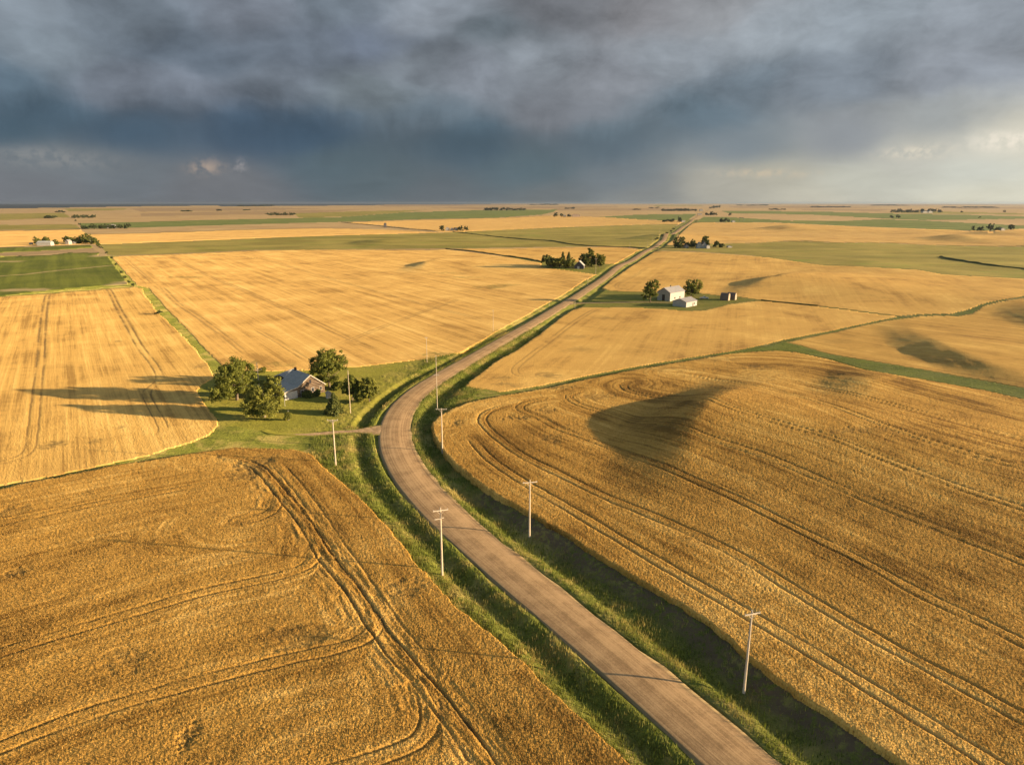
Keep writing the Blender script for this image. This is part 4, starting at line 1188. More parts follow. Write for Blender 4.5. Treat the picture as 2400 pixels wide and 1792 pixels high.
def gable(name, label, cat, loc, rot, prof, L, wall, roof, over=.35, thick=.16, group=None):
    """prof: eave-to-eave top profile [(x,z)...]; ridge runs along local y for L metres"""
    root = empty(name, loc, rot, label, cat, group)
    x0, x1 = prof[0][0], prof[-1][0]
    pf = [(x0, -.4)] + list(prof) + [(x1, -.4)]
    n = len(pf)
    V = [(x, 0, z) for x, z in pf] + [(x, L, z) for x, z in pf]
    F = [tuple(range(n))[::-1], tuple(range(n, 2 * n))] + [(i, (i + 1) % n, n + (i + 1) % n, n + i) for i in range(n)]
    F = [f for k, f in enumerate(F) if k < 2 or not (1 <= k - 2 < n - 2)]
    link('wall', mesh('wall', V, F, wall), root)
    b = MB()
    for i in range(len(prof) - 1):
        (xa, za), (xb, zb) = prof[i], prof[i + 1]
        dx, dz = xb - xa, zb - za; l = hypot(dx, dz); ux, uz = dx / l, dz / l
        if i == 0: xa -= ux * over; za -= uz * over
        if i == len(prof) - 2: xb += ux * over; zb += uz * over
        nx, nz = -uz * thick, ux * thick
        e = .01
        V = [(xa + nx * .1, -over, za + nz * .1 + e), (xb + nx * .1, -over, zb + nz * .1 + e), (xb + nx * .1, L + over, zb + nz * .1 + e), (xa + nx * .1, L + over, za + nz * .1 + e),
             (xa + nx, -over, za + nz), (xb + nx, -over, zb + nz), (xb + nx, L + over, zb + nz), (xa + nx, L + over, za + nz)]
        b.add(V, [(0, 3, 2, 1), (4, 5, 6, 7), (0, 1, 5, 4), (1, 2, 6, 5), (2, 3, 7, 6), (3, 0, 4, 7)])
    rf = b.build('roof', roof, root)
    return root, rf


def opening(root, name, x0, x1, z0, z1, mat, y=0.0, frame=None, side=None, at_x=None, dep=.05):
    """a flat fitting on the front wall (y=0 side) or, with at_x, on a side wall"""
    fw = .10
    def bx(b, u0, u1, w0, w1, d0, d1):
        if at_x is None: b.box(u0, u1, y - d1, y - d0, w0, w1)
        elif side > 0: b.box(at_x + d0, at_x + d1, u0, u1, w0, w1)
        else: b.box(at_x - d1, at_x - d0, u0, u1, w0, w1)
        return b
    if frame is None:
        return bx(MB(), x0, x1, z0, z1, -.03, dep).build(name, mat, root)
    b = MB()
    bx(b, x0 - fw, x1 + fw, z1, z1 + fw, -.03, .09); bx(b, x0 - fw, x1 + fw, z0 - fw, z0, -.03, .09)
    bx(b, x0 - fw, x0, z0, z1, -.03, .085); bx(b, x1, x1 + fw, z0, z1, -.03, .085)
    o = b.build(name, frame, root)
    bx(MB(), x0, x1, z0, z1, -.03, .03).build('pane', mat, o)
    return o


# old brown farmhouse
X1, Y1, z1 = at1(668, 938)
fr = atan2(.70, .71)
root, rf = gable('farmhouse', 'old brown log farmhouse with blue-grey metal roof and white garage front', 'farmhouse', (X1, Y1, z1), fr,
                 [(0, 2.5), (4.6, 3.5), (9.0, 6.6), (14.0, 2.8)], 10.5, M['log_wall'], M['metal_blue'], .4)
MB().box(.0, 4.3, -.06, -.003, -.3, 2.42).build('garage_front', M['white_paint'], root)
opening(root, 'garage_door', .7, 3.6, 0, 2.15, M['white_paint'], -.06)
opening(root, 'window', 8.75, 9.25, 4.0, 5.0, M['dark_glass'], 0, M['dark_open'])
opening(root, 'window', 9.2, 10.1, 1.0, 2.3, M['dark_glass'], 0, M['white_paint'])
opening(root, 'window', 12.2, 12.9, 1.1, 2.2, M['dark_glass'], 0, M['trim'])
opening(root, 'door', 5.6, 6.5, 0, 2.1, M['dark_open'], 0, M['white_paint'])
b = MB()
for (xa, za, xb, zb) in ((4.6, 3.5, 9.0, 6.6), (9.0, 6.6, 14.3, 2.6), (-.3, 2.43, 4.6, 3.5)):
    for s_ in (0,):
        b.add([(xa, -.44, za - .16), (xb, -.44, zb - .16), (xb, -.44, zb + .1), (xa, -.44, za + .1), (xa, -.402, za - .16), (xb, -.402, zb - .16), (xb, -.402, zb + .1), (xa, -.402, za + .1)],
              [(0, 1, 2, 3), (7, 6, 5, 4), (0, 4, 5, 1), (1, 5, 6, 2), (2, 6, 7, 3), (3, 7, 4, 0)])
b.build('fascia', M['trim'], root)
MB().box(8.6, 9.2, 8.9, 9.5, 5.6, 7.6).build('chimney', M['dark_open'], rf)

X1, Y1, z1 = at1(640, 897)
gable('shed', 'long low shed with blue-grey metal roof behind the farmhouse', 'shed', (X1, Y1, z1), fr - pi / 2 + .55, [(0, 2.0), (2.6, 2.9), (5.2, 2.0)], 9.0, M['dark_open'], M['metal_blue'], .3)
# turn so its long roof faces the camera
X1, Y1, z1 = at1(766, 934)
root, rf = gable('outhouse', 'small pale outhouse on the lawn beside the dark spruce', 'outhouse', (X1, Y1, z1), .5, [(0, 1.7), (.75, 2.15), (1.5, 1.7)], 1.3, M['white_paint'], M['metal_grey'], .15, .08)
opening(root, 'door', .4, 1.1, .05, 1.55, M['trim'])
for (px, b_, tp, lab) in ((668, 952, 935, 'white stake post just in front of the garage'), (677, 984, 962, 'white stake holding the sapling on the lawn')):
    X1, Y1, z1, h = px_height(px, b_, tp)
    bb = MB().tube((0, 0, -.3), (0, 0, h), .06, .05, 7); bb.box(-.09, .09, -.09, .09, h, h + .05)
    o = bb.build('post', M['white_paint']); o.location = (X1, Y1, z1); tag(o, lab, 'post')

# big white barn and low shed
def corner_gable(name, label, cat, fx, fy, ang, W, L, eave, peak, wall, roof, **kw):
    """front corner (east end of the gable) at pixel fx,fy; gable runs along local x"""
    X1, Y1, z1 = at1(fx, fy)
    return gable(name, label, cat, (X1 - W * cos(ang), Y1 - W * sin(ang), z1), ang, [(0, eave), (W / 2, peak), (W, eave)], L, wall, roof, **kw)


ba = atan2(-.70, .71)
root, rf = corner_gable('barn', 'big white barn with grey metal roof and open dark doorway', 'barn', 1570, 706.5, ba, 9.4, 17, 5.3, 8.2, M['white_wall'], M['metal_grey'])
opening(root, 'door', 3.6, 5.6, 0, 4.0, M['dark_open'])
opening(root, 'window', 5.0, 6.2, 1.2, 2.2, M['dark_glass'], frame=M['trim'], side=1, at_x=9.4)
opening(root, 'window', 11.0, 12.2, 1.2, 2.2, M['dark_glass'], frame=M['trim'], side=1, at_x=9.4)
MB().tube((4.7, 7.5, 8.0), (4.7, 7.5, 9.0), .35, .35, 8).tube((4.7, 7.5, 9.0), (4.7, 7.5, 9.4), .5, .05, 8).build('roof_vent', M['dark_steel'], rf)
root, rf = corner_gable('shed', 'low white shed with grey roof in front of the barn', 'shed', 1608, 720.5, ba, 9.2, 12.2, 3.0, 4.8, M['white_wall'], M['metal_grey'])
opening(root, 'door', 7.2, 8.1, 0, 2.1, M['dark_open'], side=1, at_x=9.2)
opening(root, 'window', 8.9, 9.8, 1.1, 2.0, M['dark_glass'], frame=M['trim'], side=1, at_x=9.2)


def arch_hut(px, py, label, W, L, hh, rot):
    X1, Y1, z1 = at1(px, py)
    root = empty('arched_hut', (X1, Y1, z1), rot, label, 'hut', 'pair of arched huts')
    n = 14
    pr = [(W / 2 * -cos(pi * i / n) * (1 if 0 < i < n else 1), hh * min(1, (sin(pi * i / n)) ** .55)) for i in range(n + 1)]
    V = [(x, 0, z) for x, z in pr] + [(x, L, z) for x, z in pr]
    k = n + 1
    sh = [(i, i + 1, k + i + 1, k + i) for i in range(n)]
    link('shell', mesh('shell', V, sh, M['hut_shell'], True), root)
    pr2 = [(x * .97, z * .97) for x, z in pr]
    V = [(x, .05, z) for x, z in pr2] + [(x, L - .05, z) for x, z in pr2]
    e = link('end_wall', mesh('end_wall', V, [tuple(range(k)), tuple(range(k, 2 * k))[::-1]], M['hut_end']), root)
    opening(root, 'door', -W * .17, W * .17, 0, hh * .62, M['trim'], .05)


M['hut_shell'] = wave_wall('hut_shell', (0.13, 0.095, 0.075), 1.6, 'Y')
M['hut_end'] = simple_mat('hut_end', (0.27, 0.20, 0.13), .8, .2, 1.5)
arch_hut(1709, 704, 'brown arched metal hut nearer the barn', 4.3, 5.2, 4.7, radians(55))
arch_hut(1724.5, 702.5, 'brown arched metal hut farther from the barn', 4.0, 5.2, 4.5, radians(55))

# white pickup behind the low shed
def pickup(px, py, rot, label, body):
    X1, Y1, z1 = at1(px, py)
    root = empty('pickup_truck', (X1, Y1, z1), rot, label, 'pickup truck')
    side = [(-2.7, .55), (-2.7, 1.15), (-.6, 1.18), (-.55, 1.20), (.9, 1.22), (1.0, 1.18), (2.55, 1.05), (2.7, .85), (2.7, .5)]
    n = len(side)
    V = [(x, -.92, z) for x, z in side] + [(x, .92, z) for x, z in side]
    F = [tuple(range(n))[::-1], tuple(range(n, 2 * n))] + [(i, (i + 1) % n, n + (i + 1) % n, n + i) for i in range(n)]
    bd = link('body', mesh('body', V, F, body), root)
    cab = [(-.62, 1.2), (-.45, 1.82), (.35, 1.85), (1.0, 1.2)]
    V = [(x, -.80 if z > 1.5 else -.88, z) for x, z in cab] + [(x, .80 if z > 1.5 else .88, z) for x, z in cab]
    link('cab', mesh('cab', V, [(0, 1, 2, 3)[::-1], (4, 5, 6, 7), (0, 1, 5, 4)[::-1], (1, 2, 6, 5)[::-1], (2, 3, 7, 6)[::-1]], body), root)
    w = MB()
    w.add([(-.45, -.885, 1.25), (.78, -.885, 1.25), (.33, -.815, 1.76), (-.36, -.815, 1.76)], [(0, 1, 2, 3)])
    w.add([(.98, -.75, 1.24), (.98, .75, 1.24), (.42, .7, 1.8), (.42, -.7, 1.8)], [(0, 1, 2, 3)])
    w.add([(-.45, .885, 1.25), (.78, .885, 1.25), (.33, .815, 1.76), (-.36, .815, 1.76)], [(3, 2, 1, 0)])
    link('window', mesh('window', w.v, w.f, M['dark_glass']), root)
    for x in (-1.75, 1.75):
        for y in (-.86, .86):
            MB().tube((x, y - .12, .38), (x, y + .12, .38), .38, .38, 14).build('wheel', M['dark_steel'], root)
    return root


M['car_white'] = simple_mat('car_white', (0.42, 0.40, 0.37), .35, .05, 1, .5)
pickup(1650, 700.5, radians(8), 'white pickup truck parked behind the low white shed', M['car_white'])


def small_house(px, py, name, label, cat, W, L, eave, peak, rot, wall=None, roof=None, door=True, group=None, win=True):
    X1, Y1, z1 = at1(px, py)
    root, rf = gable(name, label, cat, (X1, Y1, z1), rot, [(0, eave), (W / 2, peak), (W, eave)], L, wall or M['white_wall'], roof or M['metal_grey'], .3, group=group)
    if door: opening(root, 'door', W * .3, W * .55, 0, min(eave * .85, 2.3), M['white_paint'])
    if win:
        opening(root, 'window', L * .25, L * .25 + 1.2, 1.0, 2.0, M['dark_glass'], frame=M['trim'], side=1, at_x=W)
        opening(root, 'window', L * .65, L * .65 + 1.2, 1.0, 2.0, M['dark_glass'], frame=M['trim'], side=1, at_x=W)
    return root


M['white_roof'] = simple_mat('white_roof', (0.30, 0.28, 0.25), .6, .15, 2)
M['red_wall'] = simple_mat('red_wall', (0.36, 0.27, 0.20), .8, .2, 1)
small_house(1346, 630, 'house', 'dark gabled house with pale roof in the roadside tree clump', 'house', 8.5, 9, 2.9, 7.0, radians(-12), M['dark_roof'], M['white_roof'])
small_house(1633, 582, 'house', 'white gabled farmhouse between trees right of the road', 'house', 8, 10, 3.4, 8.2, radians(-5))
small_house(1643.5, 582, 'house', 'white gabled wing touching the white farmhouse right of the road', 'house', 8, 9, 3.4, 9.0, radians(-5), roof=M['dark_roof'])
small_house(1656, 582.5, 'garage', 'low white garage at the right end of the white farmhouse', 'garage', 5, 8, 3.6, 4.6, radians(10))
small_house(1604, 581, 'house', 'dim brown-roofed house between the two round yard trees', 'house', 6, 8, 3.0, 5.0, 0, M['red_wall'], M['dark_roof'])
small_house(1706, 580.5, 'shed', 'tiny pale shed in the pasture right of the farmhouse', 'shed', 6, 5, 1.8, 2.6, .1, door=False, win=False)
X1, Y1, z1 = at1(96, 575)
gable('barn', 'long white barn with blue-grey roof at the far left farm', 'barn', (X1 + 0.0, Y1, z1), radians(-90) + radians(4), [(0, 4.3), (4.5, 6.4), (9, 4.3)], 18.5, M['white_wall'], M['metal_blue'], .4)
bpy.data.objects  # the ridge runs along +x after the turn
small_house(153, 573, 'house', 'taller white house right of the long white barn', 'house', 5.5, 7, 4.6, 6.6, radians(-5))
small_house(164, 572, 'shed', 'low white shed right of the taller white house', 'shed', 7.5, 5, 2.4, 3.4, 0, door=False)
small_house(203, 568, 'shed', 'small white shed under the biggest track-side tree', 'shed', 6, 6, 3.6, 4.6, .2, door=False)
small_house(68, 573, 'shed', 'tiny white shed left of the long white barn', 'shed', 4, 4, 2.0, 2.8, .2, door=False, win=False)
small_house(84, 573.5, 'shed', 'little pale lean-to beside the long white barn', 'shed', 5, 4, 2.2, 3.0, .2, door=False, win=False)
small_house(251, 535, 'house', 'pale house in front of the far left windbreak', 'house', 18, 14, 5.0, 9.0, .1, door=False)
small_house(1044, 541, 'house', 'left one of three small white homes in far wheat', 'house', 9, 9, 5, 8, .1, door=False)
small_house(1055, 541, 'house', 'middle one of three small white homes in far wheat', 'house', 8, 8, 4.5, 6.5, .1, door=False)
small_house(1066, 541, 'house', 'right one of three small white homes in far wheat', 'house', 6, 8, 5, 7.5, .1, door=False)
small_house(1341, 508.5, 'shed', 'far brown shed right of three trees', 'shed', 34, 16, 9, 12, 0, M['red_wall'], M['dark_roof'], False, win=False)
small_house(1320, 508, 'house', 'tiny white house left of the far brown shed', 'house', 12, 10, 6, 9, 0, door=False, win=False)
small_house(1636, 503.5, 'shed', 'long pale shed beside the far road', 'shed', 22, 16, 5, 7, 0, door=False, win=False)
small_house(1640, 494.5, 'house', 'pale house at the end of the far roadside grove', 'house', 26, 20, 10, 15, 0, door=False, win=False)
small_house(2163, 499, 'shed', 'left white shed in front of the far right grove', 'shed', 30, 20, 7, 11, .1, door=False, win=False)
small_house(2176, 499, 'shed', 'right white shed in front of the far right grove', 'shed', 26, 20, 9, 13, .1, door=False, win=False)
small_house(2346, 541, 'shed', 'pale shed of the far right homestead', 'shed', 9, 8, 4, 6, .1, door=False, win=False)
small_house(1598, 520.5, 'shed', 'pale low shed left of the far road', 'shed', 11, 8, 4, 5, .1, door=False, win=False)
small_house(1716, 521, 'shed', 'pale low shed right of the far green-edge clump', 'shed', 10, 8, 4, 5.5, .1, door=False, win=False)
X1, Y1, z1, h = px_height(903, 533.5, 522.5)
bb = MB().box(-3, 3, -3, 3, -.5, h * .9)
root = empty('grain_tower', (X1, Y1, z1), .3, 'lone dark tower standing in the far wheat', 'tower')
bb.build('body', M['dark_roof'], root); MB().add([(-3.2, -3.2, h * .9), (3.2, -3.2, h * .9), (3.2, 3.2, h * .9), (-3.2, 3.2, h * .9), (0, 0, h * 1.05)], [(0, 1, 4), (1, 2, 4), (2, 3, 4), (3, 0, 4), (3, 2, 1, 0)]).build('roof', M['dark_steel'], root)
X1, Y1, z1, h = px_height(1737, 519.5, 510)
bb = MB(); hw_ = 6
for s_ in (-1, 1): bb.tube((s_ * hw_, 0, -.5), (s_ * hw_, 0, h), .5, .5, 6)
bb.box(-hw_ - 2, hw_ + 2, -.3, .3, h - 1.2, h)
o = bb.build('gantry', M['dark_steel']); o.location = (X1, Y1, z1); tag(o, 'dark two-legged frame at the far green field edge', 'gantry')

# dark hedge and ditch lines across the far land
def hedge(line, w, hh, label, n=None):
    P = smooth(pts(line), 6.0)
    s = np.concatenate([[0], np.cumsum(np.linalg.norm(np.diff(P, axis=0), axis=1))])
    T = np.gradient(P, axis=0); T /= np.linalg.norm(T, axis=1)[:, None] + 1e-9
    N2 = np.stack([-T[:, 1], T[:, 0]], 1)
    prof = [(-.5, -.2), (-.45, .55), (-.2, .95), (.2, 1.0), (.45, .6), (.5, -.2)]
    V = []
    for k, (a, b) in enumerate(prof):
        ww = w * (1 + .8 * vnoise(s / 14, s * 0 + 3, 3)); hz = hh * (1 + 1.1 * vnoise(s / 11, s * 0 + k * .2, 4))
        x = P[:, 0] + N2[:, 0] * a * ww; y = P[:, 1] + N2[:, 1] * a * ww
        V.append(np.stack([x, y, hgt(x, y) + np.where(b > 0, b * hz, b)], 1))
    K = len(prof); N = len(P)
    V = np.stack(V, 1).reshape(-1, 3)
    i, j = np.meshgrid(np.arange(N - 1), np.arange(K - 1), indexing='ij'); a = (i * K + j).ravel()
    me = mesh('hedge', V, np.stack([a, a + K, a + K + 1, a + 1], 1)[:, ::-1], M['hedge'], False)
    return tag(link('hedge', me), label, 'hedge')


M['hedge'] = grass_mat('hedge', (0.03, 0.04, 0.010), (0.07, 0.075, 0.018), (0.13, 0.10, 0.03), .4, False)
hedge([(1045, 583.5), (1100, 588.5), (1150, 595), (1200, 602), (1240, 608), (1268, 614)], 1.6, 1.0, 'thin dark hedge line running to the roadside tree clump')
hedge([(1062, 543.5), (1130, 551), (1180, 556.5), (1262, 563), (1342, 573), (1400, 577.5), (1470, 580), (1512, 582.5)], 2.0, 1.1, 'winding dark hedge crossing the olive pasture')
hedge([(800, 521), (860, 526.5), (905, 531.5), (960, 537), (1020, 541)], 2.0, 1.1, 'dark hedge line in the far wheat by the tower')
hedge([(2205, 602), (2230, 608), (2290, 617), (2340, 624), (2400, 630), (2600, 655)], 3.2, 1.2, 'dark hedge line on the right olive pasture')
hedge([(1784, 704), (1830, 708.5), (1885, 714), (1915, 717)], 1.0, .6, 'thin dark hedge between the two wheat fields right of the barn')

# ------------------------------------------------------------------ air
hz_m = bpy.data.materials.new('haze'); hz_m.use_nodes = True
t = NT(hz_m.node_tree); t.n.clear()
out = t.new('ShaderNodeOutputMaterial'); pv = t.new('ShaderNodeVolumePrincipled')
pv.inputs['Color'].default_value = (0.30, 0.36, 0.46, 1); pv.inputs['Density'].default_value = 2.4e-5; pv.inputs['Anisotropy'].default_value = 0.45
t.l.new(pv.outputs[0], out.inputs['Volume'])
Rm = float(rad[-1]) + 800
o = MB().box(-Rm, Rm, -Rm, Rm, -6.0, 78.0).build('haze', hz_m); tag(o, kind='stuff', label='thin pale evening haze over the plain', cat='haze')

# ------------------------------------------------------------------ sky
w = bpy.data.worlds.new('World'); S.world = w; w.use_nodes = True
t = NT(w.node_tree); t.n.clear()
D = t.new('ShaderNodeTexCoord').outputs['Generated']
sep = t.new('ShaderNodeSeparateXYZ'); t.l.new(D, sep.inputs[0])
az = t.math('MULTIPLY', t.math('ARCTAN2', sep.outputs[0], sep.outputs[1]), 180 / pi)
el = t.math('MULTIPLY', t.math('ARCSINE', sep.outputs[2]), 180 / pi)
comb = t.new('ShaderNodeCombineXYZ'); t.l.new(az, comb.inputs[0]); t.l.new(el, comb.inputs[1])
AE = comb.outputs[0]
# soft billow warp, stronger high up
def col_noise(vec, scale, detail, rough):
    n = t.new('ShaderNodeTexNoise'); t.put(n.inputs['Vector'], vec); n.inputs['Scale'].default_value = scale; n.inputs['Detail'].default_value = detail; n.inputs['Roughness'].default_value = rough
    return n.outputs['Color']
AEs = t.scaled(AE, (.55, 1.0, 1))
wn = t.vmath('SUBTRACT', col_noise(AEs, .20, 4, .55), (.5, .5, .5))
wamp = t.ramp(el, 1.0, 8.0, .15, 1.0)
AEw = t.vmath('ADD', AE, t.vmath('SCALE', t.vmath('MULTIPLY', wn, (6.5, 3.6, 0)), scale=wamp))


def ae(px, py):
    u = (px - 1200) / FPX; v = (896 - py) / FPX
    x, y, z = u, CT + v * ST, v * CT - ST
    return math.degrees(atan2(x, y)), math.degrees(math.asin(z / math.sqrt(x * x + y * y + z * z)))


SKY = [(0, 0, (120, 128, 138)), (100, 110, (120, 129, 139)), (300, 50, (112, 121, 132)), (390, 100, (96, 106, 119)), (600, 20, (122, 128, 140)), (530, 150, (95, 105, 118)), (700, 110, (98, 106, 118)),
       (0, 200, (94, 111, 126)), (100, 255, (85, 105, 122)), (300, 190, (116, 122, 134)), (480, 210, (113, 119, 131)), (650, 190, (109, 116, 127)), (800, 20, (108, 117, 128)), (880, 95, (94, 102, 117)), (1010, 40, (136, 142, 152)),
       (950, 150, (112, 118, 126)), (1150, 80, (96, 105, 113)), (1100, 170, (126, 131, 141)), (850, 220, (109, 117, 124)), (560, 305, (76, 95, 115)), (720, 320, (75, 95, 115)), (300, 310, (79, 99, 118)), (40, 300, (80, 101, 117)),
       (100, 378, (124, 130, 136)), (220, 385, (120, 126, 132)), (300, 405, (112, 118, 125)), (100, 430, (118, 120, 126)), (500, 432, (118, 119, 124)), (800, 380, (95, 110, 119)), (900, 425, (95, 107, 114)), (1100, 330, (84, 102, 116)), (1000, 280, (98, 110, 121)),
       (0, 465, (122, 124, 130)), (500, 466, (112, 114, 120)), (1000, 466, (104, 110, 116)), (1300, 465, (116, 121, 124)),
       (1300, 20, (118, 120, 127)), (1500, 30, (134, 133, 138)), (1700, 15, (140, 141, 146)), (1250, 130, (142, 148, 157)), (1400, 180, (130, 133, 141)), (1600, 120, (148, 154, 163)), (1800, 60, (155, 162, 171)), (2000, 50, (155, 163, 173)),
       (2350, 30, (150, 156, 166)), (1750, 190, (117, 129, 141)), (1640, 260, (107, 123, 136)), (1950, 190, (130, 138, 149)), (2250, 180, (145, 150, 160)), (1300, 270, (120, 123, 131)), (1420, 340, (104, 119, 131)), (1250, 400, (97, 113, 122)),
       (1450, 420, (120, 128, 135)), (1750, 350, (128, 138, 147)), (2000, 325, (146, 150, 157)), (2200, 290, (163, 166, 168)), (2140, 358, (196, 192, 182)), (2375, 332, (226, 219, 203)), (2290, 405, (208, 208, 198)), (2000, 420, (196, 194, 182)),
       (1800, 408, (186, 180, 165)), (1700, 440, (176, 171, 160)), (1500, 462, (140, 141, 140)), (2300, 462, (222, 216, 197)), (1900, 465, (200, 194, 178)),
       (-250, 200, (100, 112, 126)), (-250, 420, (115, 118, 124)), (2700, 400, (235, 226, 205)), (2700, 150, (160, 164, 170)), (600, -250, (110, 118, 128)), (1500, -250, (135, 138, 146)), (2300, -250, (150, 156, 166)), (0, -250, (118, 126, 136))]


def lin(c):
    return tuple(((x / 255) / 12.92 if x / 255 <= .04045 else ((x / 255 + .055) / 1.055) ** 2.4) for x in c)


num = None; den = None
for (px, py, c) in SKY:
    a0, e0 = ae(px, py)
    d2 = t.vmath('MULTIPLY', t.vmath('SUBTRACT', AEw, (a0, e0, 0)), (1 / 4.2, 1 / 1.9, 0))
    q = t.vmath('DOT_PRODUCT', d2, d2)
    wgt = t.math('POWER', t.math('ADD', q, .55), -2.6)
    v = t.vmath('SCALE', lin(c), scale=wgt)
    num = v if num is None else t.vmath('ADD', num, v)
    den = wgt if den is None else t.math('ADD', den, wgt)
sky = t.vmath('MULTIPLY', t.vmath('SCALE', num, scale=t.math('DIVIDE', 1.0, den)), (0.975, 1.0, 0.985))
# hanging lobes under the storm base
vo = t.new('ShaderNodeTexVoronoi'); vo.feature = 'SMOOTH_F1'; vo.inputs['Scale'].default_value = 1.0; vo.inputs['Smoothness'].default_value = .28
t.l.new(t.vmath('ADD', t.scaled(AE, (.17, .30, 1)), t.vmath('MULTIPLY', wn, (1.5, 1.1, 0))), vo.inputs['Vector'])
lobe = t.math('SUBTRACT', vo.outputs['Distance'], .50)
lmask = t.math('MULTIPLY', t.ramp(el, 4.5, 8.0), t.ramp(az, 8.0, -6.0, .25, 1.0))
# billows: cauliflower undersides and fine wisps
b1 = t.noise(t.vmath('ADD', AEs, t.vmath('SCALE', wn, scale=2.0)), .36, 7, .62, .2)
b2 = t.noise(t.scaled(AE, (.25, 1.0, 1)), .9, 5, .6, .5)
hi = t.ramp(el, 4.0, 9.0)
lowr = t.ramp(el, 4.5, 1.0)
# ragged lower edge of the storm base over the rain-dark band
fc = t.new('ShaderNodeFloatCurve')
t.put(fc.inputs['Value'], t.math('MULTIPLY_ADD', az, 1 / 100.0, .5))
cv = fc.mapping.curves[0]
EDGE = [(-300, 250), (0, 235), (200, 262), (420, 238), (600, 262), (760, 285), (900, 300), (1080, 296), (1260, 312), (1400, 318), (1500, 285), (1600, 240), (1720, 165), (1840, 150), (2000, 190), (2200, 215), (2400, 240), (2700, 250)]
EP = [((ae(px, py)[0]) / 100 + .5, ae(px, py - 14)[1] / 20) for px, py in EDGE]
cv.points[0].location = (0.0, EP[0][1]); cv.points[1].location = (1.0, EP[-1][1])
for p_ in EP: cv.points.new(*p_)
fc.mapping.update()
eb = t.math('MULTIPLY', fc.outputs[0], 20.0)
rag = t.noise(t.scaled(AE, (.42, .16, 1)), 1.0, 5, .6, .3)
rag2 = t.noise(t.scaled(AE, (1.6, .30, 1)), 1.0, 3, .6)
de = t.math('SUBTRACT', el, eb)
de = t.math('MULTIPLY_ADD', t.math('SUBTRACT', rag, .5), 4.2, de)
de = t.math('MULTIPLY_ADD', t.math('SUBTRACT', rag2, .5), .35, de)
stepv = t.math('SUBTRACT', t.ramp(de, -1.5, 1.5), .5)
fall = t.ramp(t.math('ABSOLUTE', de), 4.5, .3)
shelf = t.math('MULTIPLY', t.math('MULTIPLY', stepv, fall), t.ramp(az, 20.0, 10.0, .35, 1.0))
vo2 = t.new('ShaderNodeTexVoronoi'); vo2.feature = 'SMOOTH_F1'; vo2.inputs['Scale'].default_value = 1.0; vo2.inputs['Smoothness'].default_value = .3
t.l.new(t.vmath('ADD', t.scaled(AE, (.42, .60, 1)), t.vmath('MULTIPLY', wn, (2.5, 2.0, 0))), vo2.inputs['Vector'])
lobe2 = t.math('SUBTRACT', vo2.outputs['Distance'], .48)
mul = t.math('MULTIPLY_ADD', t.math('MULTIPLY', t.math('SUBTRACT', b1, .5), hi), .95, .985)
mul = t.math('MULTIPLY_ADD', t.math('SUBTRACT', b1, .5), .18, mul)
mul = t.math('MULTIPLY_ADD', t.math('MULTIPLY', lobe, lmask), .95, mul)
mul = t.math('MULTIPLY_ADD', t.math('MULTIPLY', lobe2, lmask), .38, mul)
mul = t.math('MULTIPLY_ADD', shelf, .34, mul)
mul = t.math('MULTIPLY_ADD', t.math('MULTIPLY', t.math('SUBTRACT', b2, .5), lowr), .30, mul)
sky = t.vmath('SCALE', sky, scale=mul)
# small sunlit cloud tops low in the sky
def glint(px, py, sa, se, c, amt):
    global sky
    a0, e0 = ae(px, py)
    d2 = t.vmath('MULTIPLY', t.vmath('SUBTRACT', AEw, (a0, e0, 0)), (1 / sa, 1 / se, 0))
    q = t.vmath('DOT_PRODUCT', d2, d2)
    g = t.math('MULTIPLY', t.math('MULTIPLY', t.math('EXPONENT', t.math('MULTIPLY', q, -1.0)), t.ramp(t.noise(AE, 1.3, 4, .6), .35, .62)), amt)
    mx = t.new('ShaderNodeMix', data_type='VECTOR'); t.put(mx.inputs[0], g); t.put(mx.inputs[4], sky); mx.inputs[5].default_value = lin(c)
    sky = mx.outputs[1]
glint(480, 388, 1.1, .5, (195, 172, 152), .6)
glint(565, 387, .5, .45, (170, 165, 165), .6)
glint(110, 372, 3.4, .6, (152, 152, 150), .5)
glint(2150, 358, 1.9, .35, (240, 228, 204), .65)
glint(2370, 332, 2.0, .45, (248, 238, 220), .7)
glint(1790, 406, 3.2, .3, (205, 190, 165), .7)
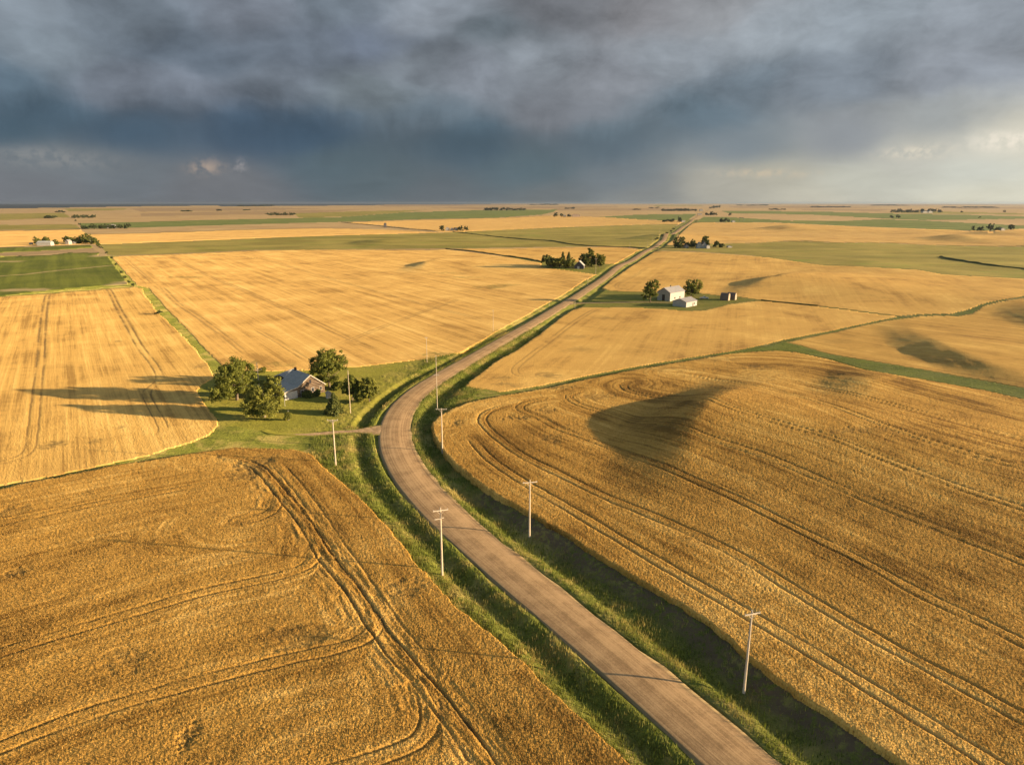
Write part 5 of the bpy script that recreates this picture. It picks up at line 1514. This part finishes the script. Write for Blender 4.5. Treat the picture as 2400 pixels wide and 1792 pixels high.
K = 1.0 / 2 ** EXPO
front = t.new('ShaderNodeBackground'); t.l.new(sky, front.inputs['Color']); front.inputs['Strength'].default_value = K
nis = t.new('ShaderNodeTexSky'); nis.sky_type = 'NISHITA'; nis.sun_disc = False
nis.sun_elevation = radians(SUN_EL); nis.sun_rotation = radians(SUN_AZ); nis.altitude = 600; nis.air_density = 1.0; nis.dust_density = 1.5
back = t.new('ShaderNodeBackground'); t.l.new(nis.outputs[0], back.inputs['Color']); back.inputs['Strength'].default_value = 0.07
mx = t.new('ShaderNodeMixShader')
t.l.new(t.ramp(t.math('ABSOLUTE', az), 55.0, 100.0), mx.inputs[0])
t.l.new(front.outputs[0], mx.inputs[1]); t.l.new(back.outputs[0], mx.inputs[2])
out = t.new('ShaderNodeOutputWorld'); t.l.new(mx.outputs[0], out.inputs['Surface'])

sun = bpy.data.lights.new('sun', 'SUN'); sun.energy = 4.6; sun.angle = radians(0.5); sun.color = (1.0, 0.77, 0.48)
so_ = bpy.data.objects.new('sun', sun); COL.objects.link(so_)
from mathutils import Vector
sd = Vector((sin(radians(SUN_AZ)) * cos(radians(SUN_EL)), cos(radians(SUN_AZ)) * cos(radians(SUN_EL)), sin(radians(SUN_EL))))
so_.rotation_euler = (-sd).to_track_quat('-Z', 'Y').to_euler()

cam = bpy.data.cameras.new('camera'); co = bpy.data.objects.new('camera', cam); COL.objects.link(co)
cam.sensor_width = 36; cam.lens = 24; cam.clip_start = 0.5; cam.clip_end = 200000
co.location = (0, 0, CAM_H); co.rotation_euler = (pi / 2 - TILT, 0, 0)
S.camera = co
S.view_settings.view_transform = 'Standard'; S.view_settings.look = 'None'; S.view_settings.exposure = EXPO; S.view_settings.gamma = 1
S.cycles.max_bounces = 4; S.cycles.diffuse_bounces = 2; S.cycles.volume_bounces = 0; S.cycles.transparent_max_bounces = 4
S.cycles.use_denoising = True; S.cycles.denoiser = 'OPENIMAGEDENOISE'; S.cycles.denoising_input_passes = 'RGB_ALBEDO_NORMAL'
